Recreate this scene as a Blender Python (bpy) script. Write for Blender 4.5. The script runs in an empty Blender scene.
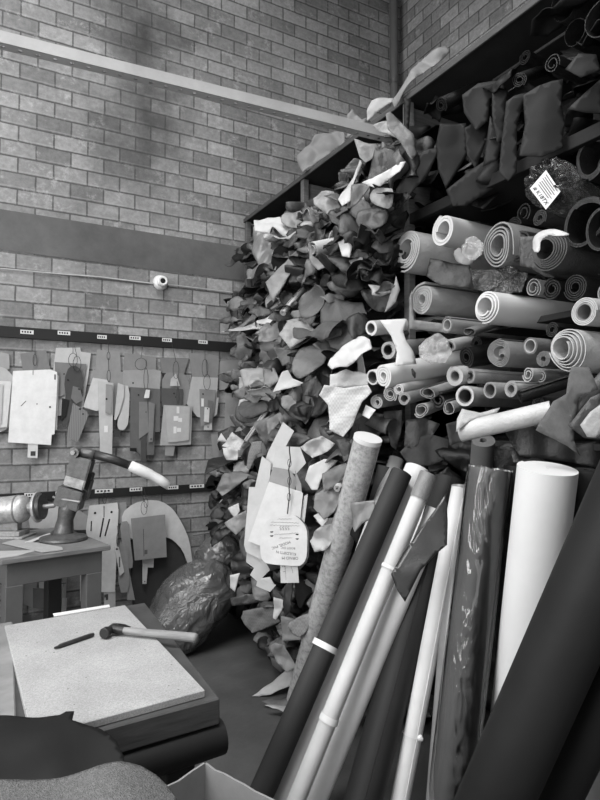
import bpy, bmesh, math, random
from mathutils import Vector, Matrix, noise
from mathutils.geometry import delaunay_2d_cdt
PI = math.pi
SC = bpy.context.scene
COL = SC.collection
RND = random.Random(11)

# ---------------------------------------------------------------- camera
F = 590.0; EYE = 1.45; D = 4.3
yaw = math.radians(28.85); pit = math.atan(25/F)
fw = Vector((math.sin(yaw)*math.cos(pit), math.cos(yaw)*math.cos(pit), math.sin(pit)))
rt = Vector((math.cos(yaw), -math.sin(yaw), 0))
up = rt.cross(fw)
CP = Vector((0, 0, EYE))
cd = bpy.data.cameras.new('camera'); cam = bpy.data.objects.new('camera', cd); COL.objects.link(cam)
cam.location = CP; cam.rotation_euler = Matrix((rt, up, -fw)).transposed().to_euler()
cd.sensor_fit = 'HORIZONTAL'; cd.sensor_width = 36; cd.lens = 36*F/600; cd.clip_start = .05
SC.camera = cam
SC.view_settings.view_transform = 'Standard'; SC.view_settings.look = 'None'
SC.view_settings.gamma = 1; SC.view_settings.use_curve_mapping = False

def P(u, v, x=None, y=None, z=None, t=None):
    """world point seen at photo position (u,v) on the plane x=, y= or z= (or at depth t)"""
    d = fw + rt*((u-300)/F) + up*((400-v)/F)
    if x is not None: k = x/d.x
    elif y is not None: k = y/d.y
    elif z is not None: k = (z-EYE)/d.z
    else: k = t
    return CP + d*k
def uv(p):
    q = Vector(p)-CP; k = q.dot(fw)
    return 300+F*q.dot(rt)/k, 400-F*q.dot(up)/k, k
def V(*a): return Vector(a)

# ---------------------------------------------------------------- materials
def lin(s): return s/12.92 if s <= .04045 else ((s+.055)/1.055)**2.4
MC = {}
def nodes(name):
    m = bpy.data.materials.new(name); m.use_nodes = True
    nt = m.node_tree; b = nt.nodes['Principled BSDF']
    return m, nt, b
def N(nt, t, **k):
    n = nt.nodes.new(t)
    for a, v in k.items():
        if a in n.inputs.keys(): n.inputs[a].default_value = v
        else: setattr(n, a, v)
    return n
def ramp(nt, src, stops):
    r = nt.nodes.new('ShaderNodeValToRGB'); e = r.color_ramp.elements
    while len(e) < len(stops): e.new(.5)
    for i, (p, c) in enumerate(stops):
        e[i].position = p; e[i].color = (c, c, c, 1)
    nt.links.new(src, r.inputs[0]); return r.outputs[0]
def bump(nt, b, src, s, dist=.01):
    n = N(nt, 'ShaderNodeBump', Strength=s, Distance=dist)
    nt.links.new(src, n.inputs['Height']); nt.links.new(n.outputs[0], b.inputs['Normal'])
def mat(kind, tone):
    """procedural greyscale material; tone is the display grey under the room's light"""
    tone = round(tone*25)/25 if tone > .12 else round(tone*50)/50
    key = (kind, tone)
    if key in MC: return MC[key]
    m, nt, b = nodes('%s_%d' % (kind, round(tone*100)))
    c = lin(max(tone, .02))*(1.2 if tone < .4 else 1.2-.5*(tone-.4))
    L = nt.links
    tc = N(nt, 'ShaderNodeTexCoord'); ob = tc.outputs['Object']
    def noi(scale, det=4, rough=.55):
        n = N(nt, 'ShaderNodeTexNoise', Scale=scale, Detail=det, Roughness=rough); L.new(ob, n.inputs['Vector']); return n.outputs['Fac']
    rough = .55; spec = .35
    if kind == 'leather':
        L.new(ramp(nt, noi(9, 5), [(.25, c*.78), (.75, min(1, c*1.2))]), b.inputs['Base Color'])
        wr_ = noi(38, 6, .72); bump(nt, b, wr_, .6, .009); rough = .43; spec = .5
    elif kind == 'smooth':
        L.new(ramp(nt, noi(5, 5), [(.3, c*.85), (.7, min(1, c*1.12))]), b.inputs['Base Color'])
        bump(nt, b, noi(7, 3), .12, .02); rough = .6; spec = .22
    elif kind == 'suede':
        L.new(ramp(nt, noi(24, 8, .7), [(.25, c*.7), (.75, min(1, c*1.25))]), b.inputs['Base Color'])
        bump(nt, b, noi(260, 3), .35, .004); rough = .9; spec = .1
    elif kind == 'shiny':
        L.new(ramp(nt, noi(7), [(.3, c*.85), (.7, c*1.15)]), b.inputs['Base Color'])
        bump(nt, b, noi(120, 3), .12, .004); rough = .33; spec = .6
    elif kind == 'card':
        c *= 1.1
        L.new(ramp(nt, noi(14, 6, .65), [(.25, c*.84), (.6, c), (.8, min(.9, c*1.08))]), b.inputs['Base Color'])
        bump(nt, b, noi(90, 3), .08, .003); rough = .8; spec = .15
    elif kind == 'paper':
        L.new(ramp(nt, noi(6, 4), [(.3, c*.92), (.7, c)]), b.inputs['Base Color'])
        bump(nt, b, noi(22, 3), .15, .006); rough = .6; spec = .25
    elif kind == 'mottled':
        L.new(ramp(nt, noi(42, 6, .7), [(.36, c*.62), (.5, c*.95), (.66, min(.9, c*1.2))]), b.inputs['Base Color'])
        rough = .75; spec = .15
    elif kind == 'wood':
        mp = N(nt, 'ShaderNodeMapping'); mp.inputs['Scale'].default_value = (3, 3, 30); L.new(ob, mp.inputs['Vector'])
        n = N(nt, 'ShaderNodeTexNoise', Scale=2.5, Detail=6, Roughness=.6); L.new(mp.outputs[0], n.inputs['Vector'])
        L.new(ramp(nt, n.outputs['Fac'], [(.25, c*.6), (.75, c*1.25)]), b.inputs['Base Color'])
        bump(nt, b, n.outputs['Fac'], .25, .004); rough = .7
    elif kind == 'paint':
        L.new(ramp(nt, noi(5, 6, .7), [(.3, c*.85), (.7, c*1.1)]), b.inputs['Base Color']); rough = .5
    elif kind == 'metal':
        L.new(ramp(nt, noi(30, 6, .7), [(.3, c*.6), (.7, c*1.3)]), b.inputs['Base Color'])
        bump(nt, b, noi(60, 4), .2, .004); rough = .42; b.inputs['Metallic'].default_value = .35; spec = .6
    elif kind == 'fleece':
        L.new(ramp(nt, noi(120, 4, .8), [(.3, c*.65), (.7, c*1.25)]), b.inputs['Base Color'])
        bump(nt, b, noi(300, 3), .8, .008); rough = 1; spec = 0
    elif kind == 'ink':
        b.inputs['Base Color'].default_value = (c, c, c, 1); rough = .7
    elif kind == 'lined':
        sx = N(nt, 'ShaderNodeTexWave', Scale=28, Distortion=1.2); sx.bands_direction = 'X'; L.new(ob, sx.inputs['Vector'])
        L.new(ramp(nt, sx.outputs['Fac'], [(.2, c*.65), (.5, c)]), b.inputs['Base Color']); rough = .8
    elif kind == 'textile':
        mp = N(nt, 'ShaderNodeTexChecker', Scale=95); L.new(ob, mp.inputs['Vector'])
        L.new(ramp(nt, mp.outputs['Fac'], [(.2, c*.84), (.8, c)]), b.inputs['Base Color']); rough = .9
        bump(nt, b, mp.outputs['Fac'], .4, .003)
    b.inputs['Roughness'].default_value = rough
    b.inputs['Specular IOR Level'].default_value = spec
    MC[key] = m; return m

def brick_mat(name, axis, stain):
    m, nt, b = nodes(name); L = nt.links
    tc = N(nt, 'ShaderNodeTexCoord'); sp = N(nt, 'ShaderNodeSeparateXYZ'); L.new(tc.outputs['Object'], sp.inputs[0])
    cb = N(nt, 'ShaderNodeCombineXYZ'); L.new(sp.outputs[axis], cb.inputs[0]); L.new(sp.outputs[2], cb.inputs[1])
    # gentle wobble of the courses
    wn = N(nt, 'ShaderNodeTexNoise', Scale=9, Detail=3); L.new(cb.outputs[0], wn.inputs['Vector'])
    ws = N(nt, 'ShaderNodeVectorMath', operation='SCALE'); L.new(wn.outputs['Color'], ws.inputs[0]); ws.inputs['Scale'].default_value = .006
    wa = N(nt, 'ShaderNodeVectorMath', operation='ADD'); L.new(cb.outputs[0], wa.inputs[0]); L.new(ws.outputs[0], wa.inputs[1])
    br = N(nt, 'ShaderNodeTexBrick', Scale=1.0)
    br.offset = .5
    for k, v in (('Mortar Size', .0055), ('Mortar Smooth', .25), ('Bias', 0), ('Brick Width', .221), ('Row Height', .108)): br.inputs[k].default_value = v
    br.inputs['Color1'].default_value = (.16, .16, .16, 1); br.inputs['Color2'].default_value = (.29, .29, .29, 1)
    br.inputs['Mortar'].default_value = (.1, .1, .1, 1)
    L.new(wa.outputs[0], br.inputs['Vector'])
    def noi(scale, det, rough, src=cb.outputs[0]):
        n = N(nt, 'ShaderNodeTexNoise', Scale=scale, Detail=det, Roughness=rough); L.new(src, n.inputs['Vector']); return n.outputs['Fac']
    def mix(bt, fac, a, c):
        x = N(nt, 'ShaderNodeMix', data_type='RGBA', blend_type=bt)
        if isinstance(fac, float): x.inputs[0].default_value = fac
        else: L.new(fac, x.inputs[0])
        L.new(a, x.inputs[6])
        if isinstance(c, tuple): x.inputs[7].default_value = c
        else: L.new(c, x.inputs[7])
        return x.outputs[2]
    g = mix('MULTIPLY', 1.0, br.outputs['Color'], ramp(nt, noi(26, 8, .75), [(.25, .62), (.75, 1.3)]))
    g = mix('MULTIPLY', 1.0, g, ramp(nt, noi(1.1, 4, .6), [(.3, .66), (.68, 1.25)]))
    # lime bloom on some bricks
    bl = ramp(nt, noi(6.5, 8, .8), [(.55, 0), (.7, .7)])
    g = mix('MIX', bl, g, (.42, .42, .42, 1))
    # pale smear of mortar along the lower lip of each course
    mth = N(nt, 'ShaderNodeMath', operation='MULTIPLY'); mth.inputs[1].default_value = 1/.108; L.new(sp.outputs[2], mth.inputs[0])
    fr = N(nt, 'ShaderNodeMath', operation='FRACT'); L.new(mth.outputs[0], fr.inputs[0])
    lp = ramp(nt, fr.outputs[0], [(0, 0), (.07, 0), (.1, .28), (.17, 0)])
    g = mix('MIX', lp, g, (.4, .4, .4, 1))
    if stain:
        # old soot stain running down the wall
        sx = N(nt, 'ShaderNodeMath', operation='SUBTRACT'); L.new(sp.outputs[0], sx.inputs[0]); sx.inputs[1].default_value = stain[0]
        sa = N(nt, 'ShaderNodeMath', operation='ABSOLUTE'); L.new(sx.outputs[0], sa.inputs[0])
        n2 = N(nt, 'ShaderNodeMath', operation='MULTIPLY_ADD'); L.new(noi(2.2, 6, .7), n2.inputs[0]); n2.inputs[1].default_value = .9; L.new(sa.outputs[0], n2.inputs[2])
        a = ramp(nt, n2.outputs[0], [(.38, 1), (.85, 0)])
        zr = N(nt, 'ShaderNodeMapRange'); L.new(sp.outputs[2], zr.inputs[0])
        for i, v in zip((1, 2, 3, 4), (stain[1], stain[2], 0, 1)): zr.inputs[i].default_value = v
        mm = N(nt, 'ShaderNodeMath', operation='MULTIPLY'); L.new(a, mm.inputs[0]); L.new(zr.outputs[0], mm.inputs[1])
        g = mix('MIX', mm.outputs[0], g, (.05, .05, .05, 1))
    L.new(g, b.inputs['Base Color'])
    inv = N(nt, 'ShaderNodeMath', operation='SUBTRACT'); inv.inputs[0].default_value = 1; L.new(br.outputs['Fac'], inv.inputs[1])
    ad = N(nt, 'ShaderNodeMath', operation='MULTIPLY_ADD'); L.new(noi(60, 5, .7), ad.inputs[0]); ad.inputs[1].default_value = .5; L.new(inv.outputs[0], ad.inputs[2])
    bump(nt, b, ad.outputs[0], .9, .007)
    b.inputs['Roughness'].default_value = .8; b.inputs['Specular IOR Level'].default_value = .25
    return m

def plaster_mat(name, c):
    m, nt, b = nodes(name); L = nt.links
    tc = N(nt, 'ShaderNodeTexCoord')
    n = N(nt, 'ShaderNodeTexNoise', Scale=2.2, Detail=9, Roughness=.68); L.new(tc.outputs['Object'], n.inputs['Vector'])
    L.new(ramp(nt, n.outputs['Fac'], [(.28, c*.6), (.5, c), (.75, c*1.5)]), b.inputs['Base Color'])
    n = N(nt, 'ShaderNodeTexNoise', Scale=30, Detail=6, Roughness=.6); L.new(tc.outputs['Object'], n.inputs['Vector'])
    bump(nt, b, n.outputs['Fac'], .25, .01); b.inputs['Roughness'].default_value = .7
    return m

def plastic_mat(name, c, alpha, bscale=14, bs=1.0):
    m, nt, b = nodes(name); L = nt.links
    tc = N(nt, 'ShaderNodeTexCoord')
    v = N(nt, 'ShaderNodeTexNoise', Scale=bscale, Detail=5, Roughness=.62, Distortion=1.6); L.new(tc.outputs['Object'], v.inputs['Vector'])
    bump(nt, b, v.outputs['Fac'], bs, .05)
    b.inputs['Base Color'].default_value = (c, c, c, 1); b.inputs['Roughness'].default_value = .14
    b.inputs['Alpha'].default_value = alpha; b.inputs['Specular IOR Level'].default_value = .9
    return m

# ---------------------------------------------------------------- mesh helpers
def link(name, bm, m, parent=None, smooth=False, solid=0):
    me = bpy.data.meshes.new(name); bm.normal_update(); bm.to_mesh(me); bm.free()
    if smooth:
        for p in me.polygons: p.use_smooth = True
    for q in (m if isinstance(m, (list, tuple)) else [m]): me.materials.append(q)
    o = bpy.data.objects.new(name, me); COL.objects.link(o)
    if parent is not None: o.parent = parent
    if solid:
        s = o.modifiers.new('thickness', 'SOLIDIFY'); s.thickness = solid; s.offset = 0
    if smooth == 'edge':
        try:
            me.set_sharp_from_angle(angle=math.radians(38))
        except Exception: pass
    return o
LABELS = {}
def tag(o, label, cat, group=None, kind=None):
    o['label'] = label; o['category'] = cat
    if group: o['group'] = group
    if kind: o['kind'] = kind
    LABELS.setdefault(label, []).append(o)
    return o
def empty(name, loc=(0, 0, 0), rz=0):
    o = bpy.data.objects.new(name, None); COL.objects.link(o); o.location = loc; o.rotation_euler = (0, 0, rz); o.empty_display_size = .05
    return o
def recentre(o, c=None):
    """move a mesh object's origin to its middle so object-space textures and placement are its own"""
    me = o.data
    if c is None:
        c = Vector((0, 0, 0))
        for v in me.vertices: c += v.co
        c /= max(1, len(me.vertices))
    me.transform(Matrix.Translation(-c)); o.location = c
    return o
def box(bm, lo, hi, M=None, mi=0):
    vs = [bm.verts.new((x, y, z)) for x in (lo[0], hi[0]) for y in (lo[1], hi[1]) for z in (lo[2], hi[2])]
    if M:
        for v in vs: v.co = M @ v.co
    for f in ((0, 1, 3, 2), (4, 6, 7, 5), (0, 4, 5, 1), (2, 3, 7, 6), (0, 2, 6, 4), (1, 5, 7, 3)):
        q = bm.faces.new([vs[i] for i in f]); q.material_index = mi
    return vs
def bevel(bm, w, seg=1, ang=.5):
    es = [e for e in bm.edges if len(e.link_faces) == 2 and e.calc_face_angle(0) > ang]
    bmesh.ops.bevel(bm, geom=es, offset=w, segments=seg, affect='EDGES')
def boxo(name, lo, hi, m, parent=None, bv=0, M=None):
    bm = bmesh.new(); box(bm, lo, hi, M)
    if bv: bmesh.ops.recalc_face_normals(bm, faces=bm.faces); bevel(bm, bv)
    return link(name, bm, m, parent)
def frame_of(d):
    d = d.normalized(); a = Vector((0, 0, 1)) if abs(d.z) < .9 else Vector((1, 0, 0))
    x = d.cross(a).normalized(); y = d.cross(x).normalized()
    return x, y, d
def tube(bm, pts, rad, seg=10, caps=True):
    pts = [Vector(p) for p in pts]; rings = []
    if not isinstance(rad, (list, tuple)): rad = [rad]*len(pts)
    x = None
    for i, p in enumerate(pts):
        d = (pts[min(i+1, len(pts)-1)]-pts[max(i-1, 0)])
        if x is None: x, y, _ = frame_of(d)
        else:
            d.normalize(); x = (x-d*x.dot(d)).normalized(); y = d.cross(x)
        rings.append([bm.verts.new(p+(x*math.cos(a)+y*math.sin(a))*rad[i]) for a in (2*PI*k/seg for k in range(seg))])
    for a, b in zip(rings, rings[1:]):
        for k in range(seg): bm.faces.new((a[k], a[(k+1) % seg], b[(k+1) % seg], b[k]))
    if caps:
        bm.faces.new(rings[0][::-1]); bm.faces.new(rings[-1])
    bmesh.ops.recalc_face_normals(bm, faces=bm.faces)
    return rings
def tubeo(name, pts, rad, m, parent=None, seg=10, smooth='edge'):
    bm = bmesh.new(); tube(bm, pts, rad, seg)
    return link(name, bm, m, parent, smooth)
def lathe(bm, prof, M=None, seg=24):
    rings = []
    for r, z in prof:
        rings.append([bm.verts.new((r*math.cos(2*PI*k/seg), r*math.sin(2*PI*k/seg), z)) for k in range(seg)])
    for a, b in zip(rings, rings[1:]):
        for k in range(seg): bm.faces.new((a[k], a[(k+1) % seg], b[(k+1) % seg], b[k]))
    if prof[0][0] > 1e-5: bm.faces.new(rings[0][::-1])
    if prof[-1][0] > 1e-5: bm.faces.new(rings[-1])
    bmesh.ops.remove_doubles(bm, verts=bm.verts, dist=1e-6)
    bmesh.ops.recalc_face_normals(bm, faces=bm.faces)
    if M:
        for v in bm.verts: v.co = M @ v.co

def prism(name, poly3, n, th, m, parent=None, bv=0.0):
    """flat rigid board: outline poly3 (world, coplanar), thickness th against n"""
    bm = bmesh.new(); n = n.normalized()
    a = [bm.verts.new(p) for p in poly3]; b = [bm.verts.new(p-n*th) for p in poly3]
    bm.faces.new(a); bm.faces.new(b[::-1])
    for i in range(len(a)):
        j = (i+1) % len(a); bm.faces.new((a[j], a[i], b[i], b[j]))
    bmesh.ops.recalc_face_normals(bm, faces=bm.faces)
    if bv: bevel(bm, bv)
    return recentre(link(name, bm, m, parent))

def in_poly(x, y, poly):
    c = False; n = len(poly); j = n-1
    for i in range(n):
        xi, yi = poly[i]; xj, yj = poly[j]
        if (yi > y) != (yj > y) and x < (xj-xi)*(y-yi)/(yj-yi)+xi: c = not c
        j = i
    return c
def smooth_poly(poly, k):
    """round the corners of an outline (Chaikin)"""
    for _ in range(k):
        q = []
        for i in range(len(poly)):
            a, b = poly[i], poly[(i+1) % len(poly)]
            q += [(a[0]*.78+b[0]*.22, a[1]*.78+b[1]*.22), (a[0]*.22+b[0]*.78, a[1]*.22+b[1]*.78)]
        poly = q
    return poly
def fill2d(poly, step):
    """points and triangles filling a 2D outline"""
    pts = []; n = len(poly)
    for i in range(n):
        a, b = poly[i], poly[(i+1) % n]
        L = math.hypot(b[0]-a[0], b[1]-a[1]); k = max(1, int(L/step))
        for j in range(k): pts.append(Vector((a[0]+(b[0]-a[0])*j/k, a[1]+(b[1]-a[1])*j/k)))
    nb = len(pts); edge = [(i, (i+1) % nb) for i in range(nb)]
    x0 = min(p.x for p in pts); x1 = max(p.x for p in pts); y0 = min(p.y for p in pts); y1 = max(p.y for p in pts)
    y = y0+step*.5; r = 0; P2 = [(p.x, p.y) for p in pts]
    while y < y1:
        x = x0+(step*.5 if r % 2 else 0)
        while x < x1:
            if in_poly(x, y, P2) and min((x-q[0])**2+(y-q[1])**2 for q in P2) > (step*.45)**2: pts.append(Vector((x, y)))
            x += step
        y += step*.87; r += 1
    v, e, f, *_ = delaunay_2d_cdt(pts, edge, [], 1, 1e-5)
    out = []
    for t in f:
        cx = sum(v[i].x for i in t)/len(t); cy = sum(v[i].y for i in t)/len(t)
        if in_poly(cx, cy, P2): out.append(t)
    return v, out

def bend(s, R):
    """arc-length bend: returns along, rise"""
    if abs(R) > 5: return s, 0
    return R*math.sin(s/R), R*(1-math.cos(s/R))
def sheet_mesh(poly, O, ax, ay, an, step, curls=(), rid=(), nz=(0, 8), sag=0, cr=(0, 10)):
    """flexible sheet: a 2D outline in the frame (ax, ay, an) at O, bent by curls [(angle, radius, start)],
    creased by rid [(angle, wavelength, amplitude, phase)], crumpled by noise (amp, freq)"""
    v2, f2 = fill2d(poly, step); bm = bmesh.new(); vs = []
    off = Vector((RND.uniform(-50, 50), RND.uniform(-50, 50), RND.uniform(-50, 50)))
    for p in v2:
        x, y, z = p.x, p.y, 0.0
        for an_, wl, am, ph in rid:
            q = (x*math.cos(an_)+y*math.sin(an_))/wl+ph
            z += am*(abs((q % 1)*2-1)**.8-.5)*2
        if nz[0]:
            q = Vector((x, y, 0))*nz[1]+off
            z += nz[0]*(noise.noise(q)+.5*abs(noise.noise(q*2.1)))*1.4
        if cr[0]:
            dd_ = noise.voronoi(Vector((x, y, 0))*cr[1]+off)[0]
            z += cr[0]*(dd_[1]-dd_[0]-.3)*1.6-cr[0]*.6*dd_[0]
        for ang, R, st in curls:
            c, s = math.cos(ang), math.sin(ang)
            a = x*c+y*s; b = -x*s+y*c
            if a > st:
                dlt = a-st
                k = abs(R); sg = 1 if R > 0 else -1
                th = min(dlt/k, 5.2)
                rest = dlt-th*k
                rr = k-z*sg
                a = st+rr*math.sin(th)+rest*math.cos(th); z = sg*(k-rr*math.cos(th)+rest*math.sin(th))
                x = a*c-b*s; y = a*s+b*c
        w = O+ax*x+ay*y+an*z
        if sag: w.z -= sag*(x*x+y*y)
        vs.append(bm.verts.new(w))
    for t in f2:
        try: bm.faces.new([vs[i] for i in t])
        except ValueError: pass
    return bm
def px_sheet(name, px, c, n, m, step=.018, curls=(), rid=(), nz=(.006, 9), th=.0025, rounding=0, parent=None, x=None, y=None, t=None, cr=(0, 10)):
    """sheet whose outline is read off the photo, standing on the plane through its own real place (x=, y= or t=) with normal n"""
    n = Vector(n).normalized()
    u0 = sum(p[0] for p in px)/len(px); v0 = sum(p[1] for p in px)/len(px)
    O = P(u0, v0, x=x, y=y, t=t) if c is None else c
    ax = Vector((0, 0, 1)).cross(n)
    if ax.length < .05: ax = Vector((1, 0, 0))
    ax.normalize(); ay = n.cross(ax)
    poly = []
    for (u, v) in px:
        d = (P(u, v, t=1)-CP); k = (O-CP).dot(n)/d.dot(n); w = CP+d*k-O
        poly.append((w.dot(ax), w.dot(ay)))
    if rounding: poly = smooth_poly(poly, rounding)
    bm = sheet_mesh(poly, O, ax, ay, n, step, curls, rid, nz, 0, cr)
    return recentre(link(name, bm, m, parent, True, th), O)

def roll_bm(p, d, L, r, r_in, turns, thick=.6, wob=.03, tel=0.0, flat=1.0, seg=26, nl=5, taper=0.0, ph=None, tail=0.0, bow=0.0):
    """a wound sheet: spiral cross-section swept along d from p; tel pushes the inner turns out, tail lifts the loose outer edge"""
    x, y, d = frame_of(d); bm = bmesh.new()
    ph = RND.uniform(0, 2*PI) if ph is None else ph
    n = max(seg, int(seg*turns)); pitch = (r-r_in)/max(turns, .01); th = max(.0012, pitch*thick)
    w1, w2 = RND.uniform(0, 6), RND.uniform(0, 6)
    rows = []
    for j in range(nl+1):
        s = j/nl; ro = []; ri = []
        sc = 1-taper*s
        for i in range(n+1):
            a = 2*PI*turns*i/n; q = i/n
            rr = r_in+(r-r_in)*q
            if tail and q > 1-.5/turns: rr += tail*((q-(1-.5/turns))*turns*2)**2
            rr *= 1+wob*math.sin(2*(a+ph)+w1)+wob*.6*math.sin(3*(a+ph)+w2+s*2)
            A = a+ph; off = tel*(1-q)*(1-s)
            lz = d*(L*s-off*0)-d*off
            bo = y*bow*math.sin(PI*s)
            e = Vector((math.cos(A), math.sin(A)*flat))
            ro.append(bm.verts.new(p+lz+bo+(x*e.x+y*e.y)*(rr*sc)))
            ri.append(bm.verts.new(p+lz+bo+(x*e.x+y*e.y)*((rr-th)*sc)))
        rows.append((ro, ri))
    for (a, b), (c, e) in zip(rows, rows[1:]):
        for i in range(n):
            bm.faces.new((a[i], a[i+1], c[i+1], c[i])); bm.faces.new((b[i+1], b[i], e[i], e[i+1]))
        bm.faces.new((a[0], c[0], e[0], b[0])); bm.faces.new((c[n], a[n], b[n], e[n]))
    for (a, b), fl in ((rows[0], 1), (rows[-1], 0)):
        for i in range(n):
            q = (a[i], b[i], b[i+1], a[i+1]) if fl else (a[i], a[i+1], b[i+1], b[i])
            bm.faces.new(q)
    bmesh.ops.recalc_face_normals(bm, faces=bm.faces)
    return bm
def ring_bm(p, d, L, r, ri, seg=28):
    x, y, d = frame_of(d); bm = bmesh.new(); R = []
    for s, q in ((0, r), (L, r), (L, ri), (0, ri)):
        R.append([bm.verts.new(p+d*s+(x*math.cos(2*PI*k/seg)+y*math.sin(2*PI*k/seg))*q) for k in range(seg)])
    for i in range(4):
        a, b = R[i], R[(i+1) % 4]
        for k in range(seg): bm.faces.new((a[k], a[(k+1) % seg], b[(k+1) % seg], b[k]))
    bmesh.ops.recalc_face_normals(bm, faces=bm.faces)
    return bm
def text_mesh(s, size, M, m, parent, name='lettering'):
    c = bpy.data.curves.new('t', 'FONT'); c.body = s; c.size = size; c.align_x = 'CENTER'; c.align_y = 'CENTER'; c.extrude = .0002; c.resolution_u = 2
    o = bpy.data.objects.new('t', c); COL.objects.link(o)
    dg = bpy.context.evaluated_depsgraph_get(); me = bpy.data.meshes.new_from_object(o.evaluated_get(dg))
    bpy.data.objects.remove(o); me.transform(M); me.materials.clear(); me.materials.append(m)
    q = bpy.data.objects.new(name, me); COL.objects.link(q)
    if parent is not None:
        q.parent = parent; q.matrix_parent_inverse = Matrix.Translation(-parent.location)
    return q
def adopt(o, parent):
    """parent a world-space child under a translated parent"""
    o.parent = parent; o.matrix_parent_inverse = Matrix.Translation(-parent.location)
    return o
# ================================================================ ROOM
XR, XL, YB, ZC = 3.45, -2.6, -2.4, 6.0
def struct(o): o['kind'] = 'structure'; return o
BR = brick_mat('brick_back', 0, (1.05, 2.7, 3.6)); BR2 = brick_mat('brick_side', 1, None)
struct(boxo('wall_back', (XL, D, 0), (XR+.2, D+.2, ZC), BR))
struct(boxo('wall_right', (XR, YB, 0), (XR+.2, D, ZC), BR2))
FL = plaster_mat('concrete_floor', .055)
struct(boxo('floor', (XL-.2, YB-.2, -.1), (XR+.2, D+.2, 0), FL))
SX0, SX1, SY0, SY1 = -1.6, .7, -.8, 2.9
bm = bmesh.new()
box(bm, (XL-.2, YB-.2, ZC), (SX0, D+.2, ZC+.1)); box(bm, (SX1, YB-.2, ZC), (XR+.2, D+.2, ZC+.1)); box(bm, (SX0, YB-.2, ZC), (SX1, SY0, ZC+.1)); box(bm, (SX0, SY1, ZC), (SX1, D+.2, ZC+.1))
box(bm, (SX0-.1, SY0-.1, ZC), (SX0, SY1+.1, ZC+.8)); box(bm, (SX1, SY0-.1, ZC), (SX1+.1, SY1+.1, ZC+.8)); box(bm, (SX0, SY0-.1, ZC), (SX1, SY0, ZC+.8)); box(bm, (SX0, SY1, ZC), (SX1, SY1+.1, ZC+.8))  # unseen well around the skylight, added to keep light off the upper walls
struct(link('ceiling', bm, plaster_mat('ceiling_paint', .16)))
bm = bmesh.new()
for k in range(4): y = SY0+(SY1-SY0)*k/3; box(bm, (SX0, y-.02, ZC+.02), (SX1, y+.02, ZC+.06))
struct(link('window_2', bm, mat('metal', .4)))
struct(boxo('trim_1', (XL, D-.004, 2.598), (XR, D+.001, 2.868), plaster_mat('render_band', .082)))
# left wall with its long window, front wall with the open doorway (both outside the photo, they let the daylight in)
WP = plaster_mat('wall_paint', .3)
WY0, WY1, WZ0, WZ1 = -1.6, 3.3, .9, 2.8
bm = bmesh.new()
box(bm, (XL-.2, YB, 0), (XL, D, WZ0)); box(bm, (XL-.2, YB, WZ1), (XL, D, ZC)); box(bm, (XL-.2, YB, WZ0), (XL, WY0, WZ1)); box(bm, (XL-.2, WY1, WZ0), (XL, D, WZ1))
struct(link('wall_left', bm, WP))
bm = bmesh.new()
for k in range(7):
    y = WY0+(WY1-WY0)*k/6; box(bm, (XL-.12, y-.02, WZ0), (XL-.08, y+.02, WZ1))
for z in (WZ0+.02, (WZ0+WZ1)/2, WZ1-.02): box(bm, (XL-.12, WY0, z-.02), (XL-.08, WY1, z+.02))
struct(link('window_1', bm, mat('metal', .4)))
DX0, DX1, DZ1 = -2.2, .6, 2.9
bm = bmesh.new()
box(bm, (XL-.2, YB-.2, 0), (DX0, YB, ZC)); box(bm, (DX1, YB-.2, 0), (XR+.2, YB, ZC)); box(bm, (DX0, YB-.2, DZ1), (DX1, YB, ZC))
struct(link('wall_front', bm, WP))

# pipe up the corner of the back wall
pp = tubeo('wall_pipe', [P(394, 60, y=4.22).xy.to_3d()+V(0, 0, z) for z in (0, 1.5, 3, 4.2, 5.98)], .038, mat('paint', .34), seg=16)
tag(pp, 'painted steel pipe running up the brick wall beside its corner', 'pipe')
for z in (3.6, 4.6):
    b_ = tubeo('pipe_clip', [pp.data.vertices[0].co*0+V(P(394, 60, y=4.22).x, 4.22, z+q) for q in (-.02, .02)], .044, mat('metal', .3), pp, seg=16)

# ---- steel beam (slotted angle) crossing in front of the wall
def slotted(name, A, B, h, dpt, th, m, label):
    L = (B-A).length; d = (B-A).normalized(); back = Vector((0, 0, 1)).cross(d); 
    if back.y < 0: back = -back
    Mx = Matrix((d.to_4d(), back.to_4d(), Vector((0, 0, 1)).to_4d(), Vector((0, 0, 0, 1)))).transposed()
    for i in range(3): Mx[3][i] = 0
    Mx = Matrix.Translation(A) @ Mx
    bm = bmesh.new(); box(bm, (0, 0, 0), (L, th, h))
    # drilled lower flange, open holes
    n = int(L/.062); w = L/n; r = .0095
    for k in range(n):
        cx, cy = w*(k+.5), dpt*.56
        for z, fl in ((0, 1), (th, 0)):
            c = [bm.verts.new((cx+sx*w/2, (dpt if sy > 0 else 0), z)) for sx, sy in ((-1, -1), (1, -1), (1, 1), (-1, 1))]
            o = [bm.verts.new((cx+r*math.cos(a), cy+r*math.sin(a), z)) for a in (-PI*3/4+PI/4*i for i in range(8))]
            fs = [(c[0], c[1], o[2], o[1], o[0]), (c[1], c[2], o[4], o[3], o[2]), (c[2], c[3], o[6], o[5], o[4]), (c[3], c[0], o[0], o[7], o[6])]
            for f in fs: bm.faces.new(f if not fl else f[::-1])
    for v in bm.verts: v.co = Mx @ v.co
    return recentre(link(name, bm, m))
bA, bB = V(-2.6, 2.61, 2.93), P(398, 140, x=1.84)
bA = P(0, 42, y=2.47); dd = (bB-bA).normalized(); bA = bA - dd*((bA.x+2.59)/dd.x)
bm_ = slotted('steel_beam', bA, bB, .047, .05, .004, mat('paint', .58), '')
tag(bm_, 'pale slotted steel angle beam crossing high in front of the brick wall to the rack', 'beam')

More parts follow.
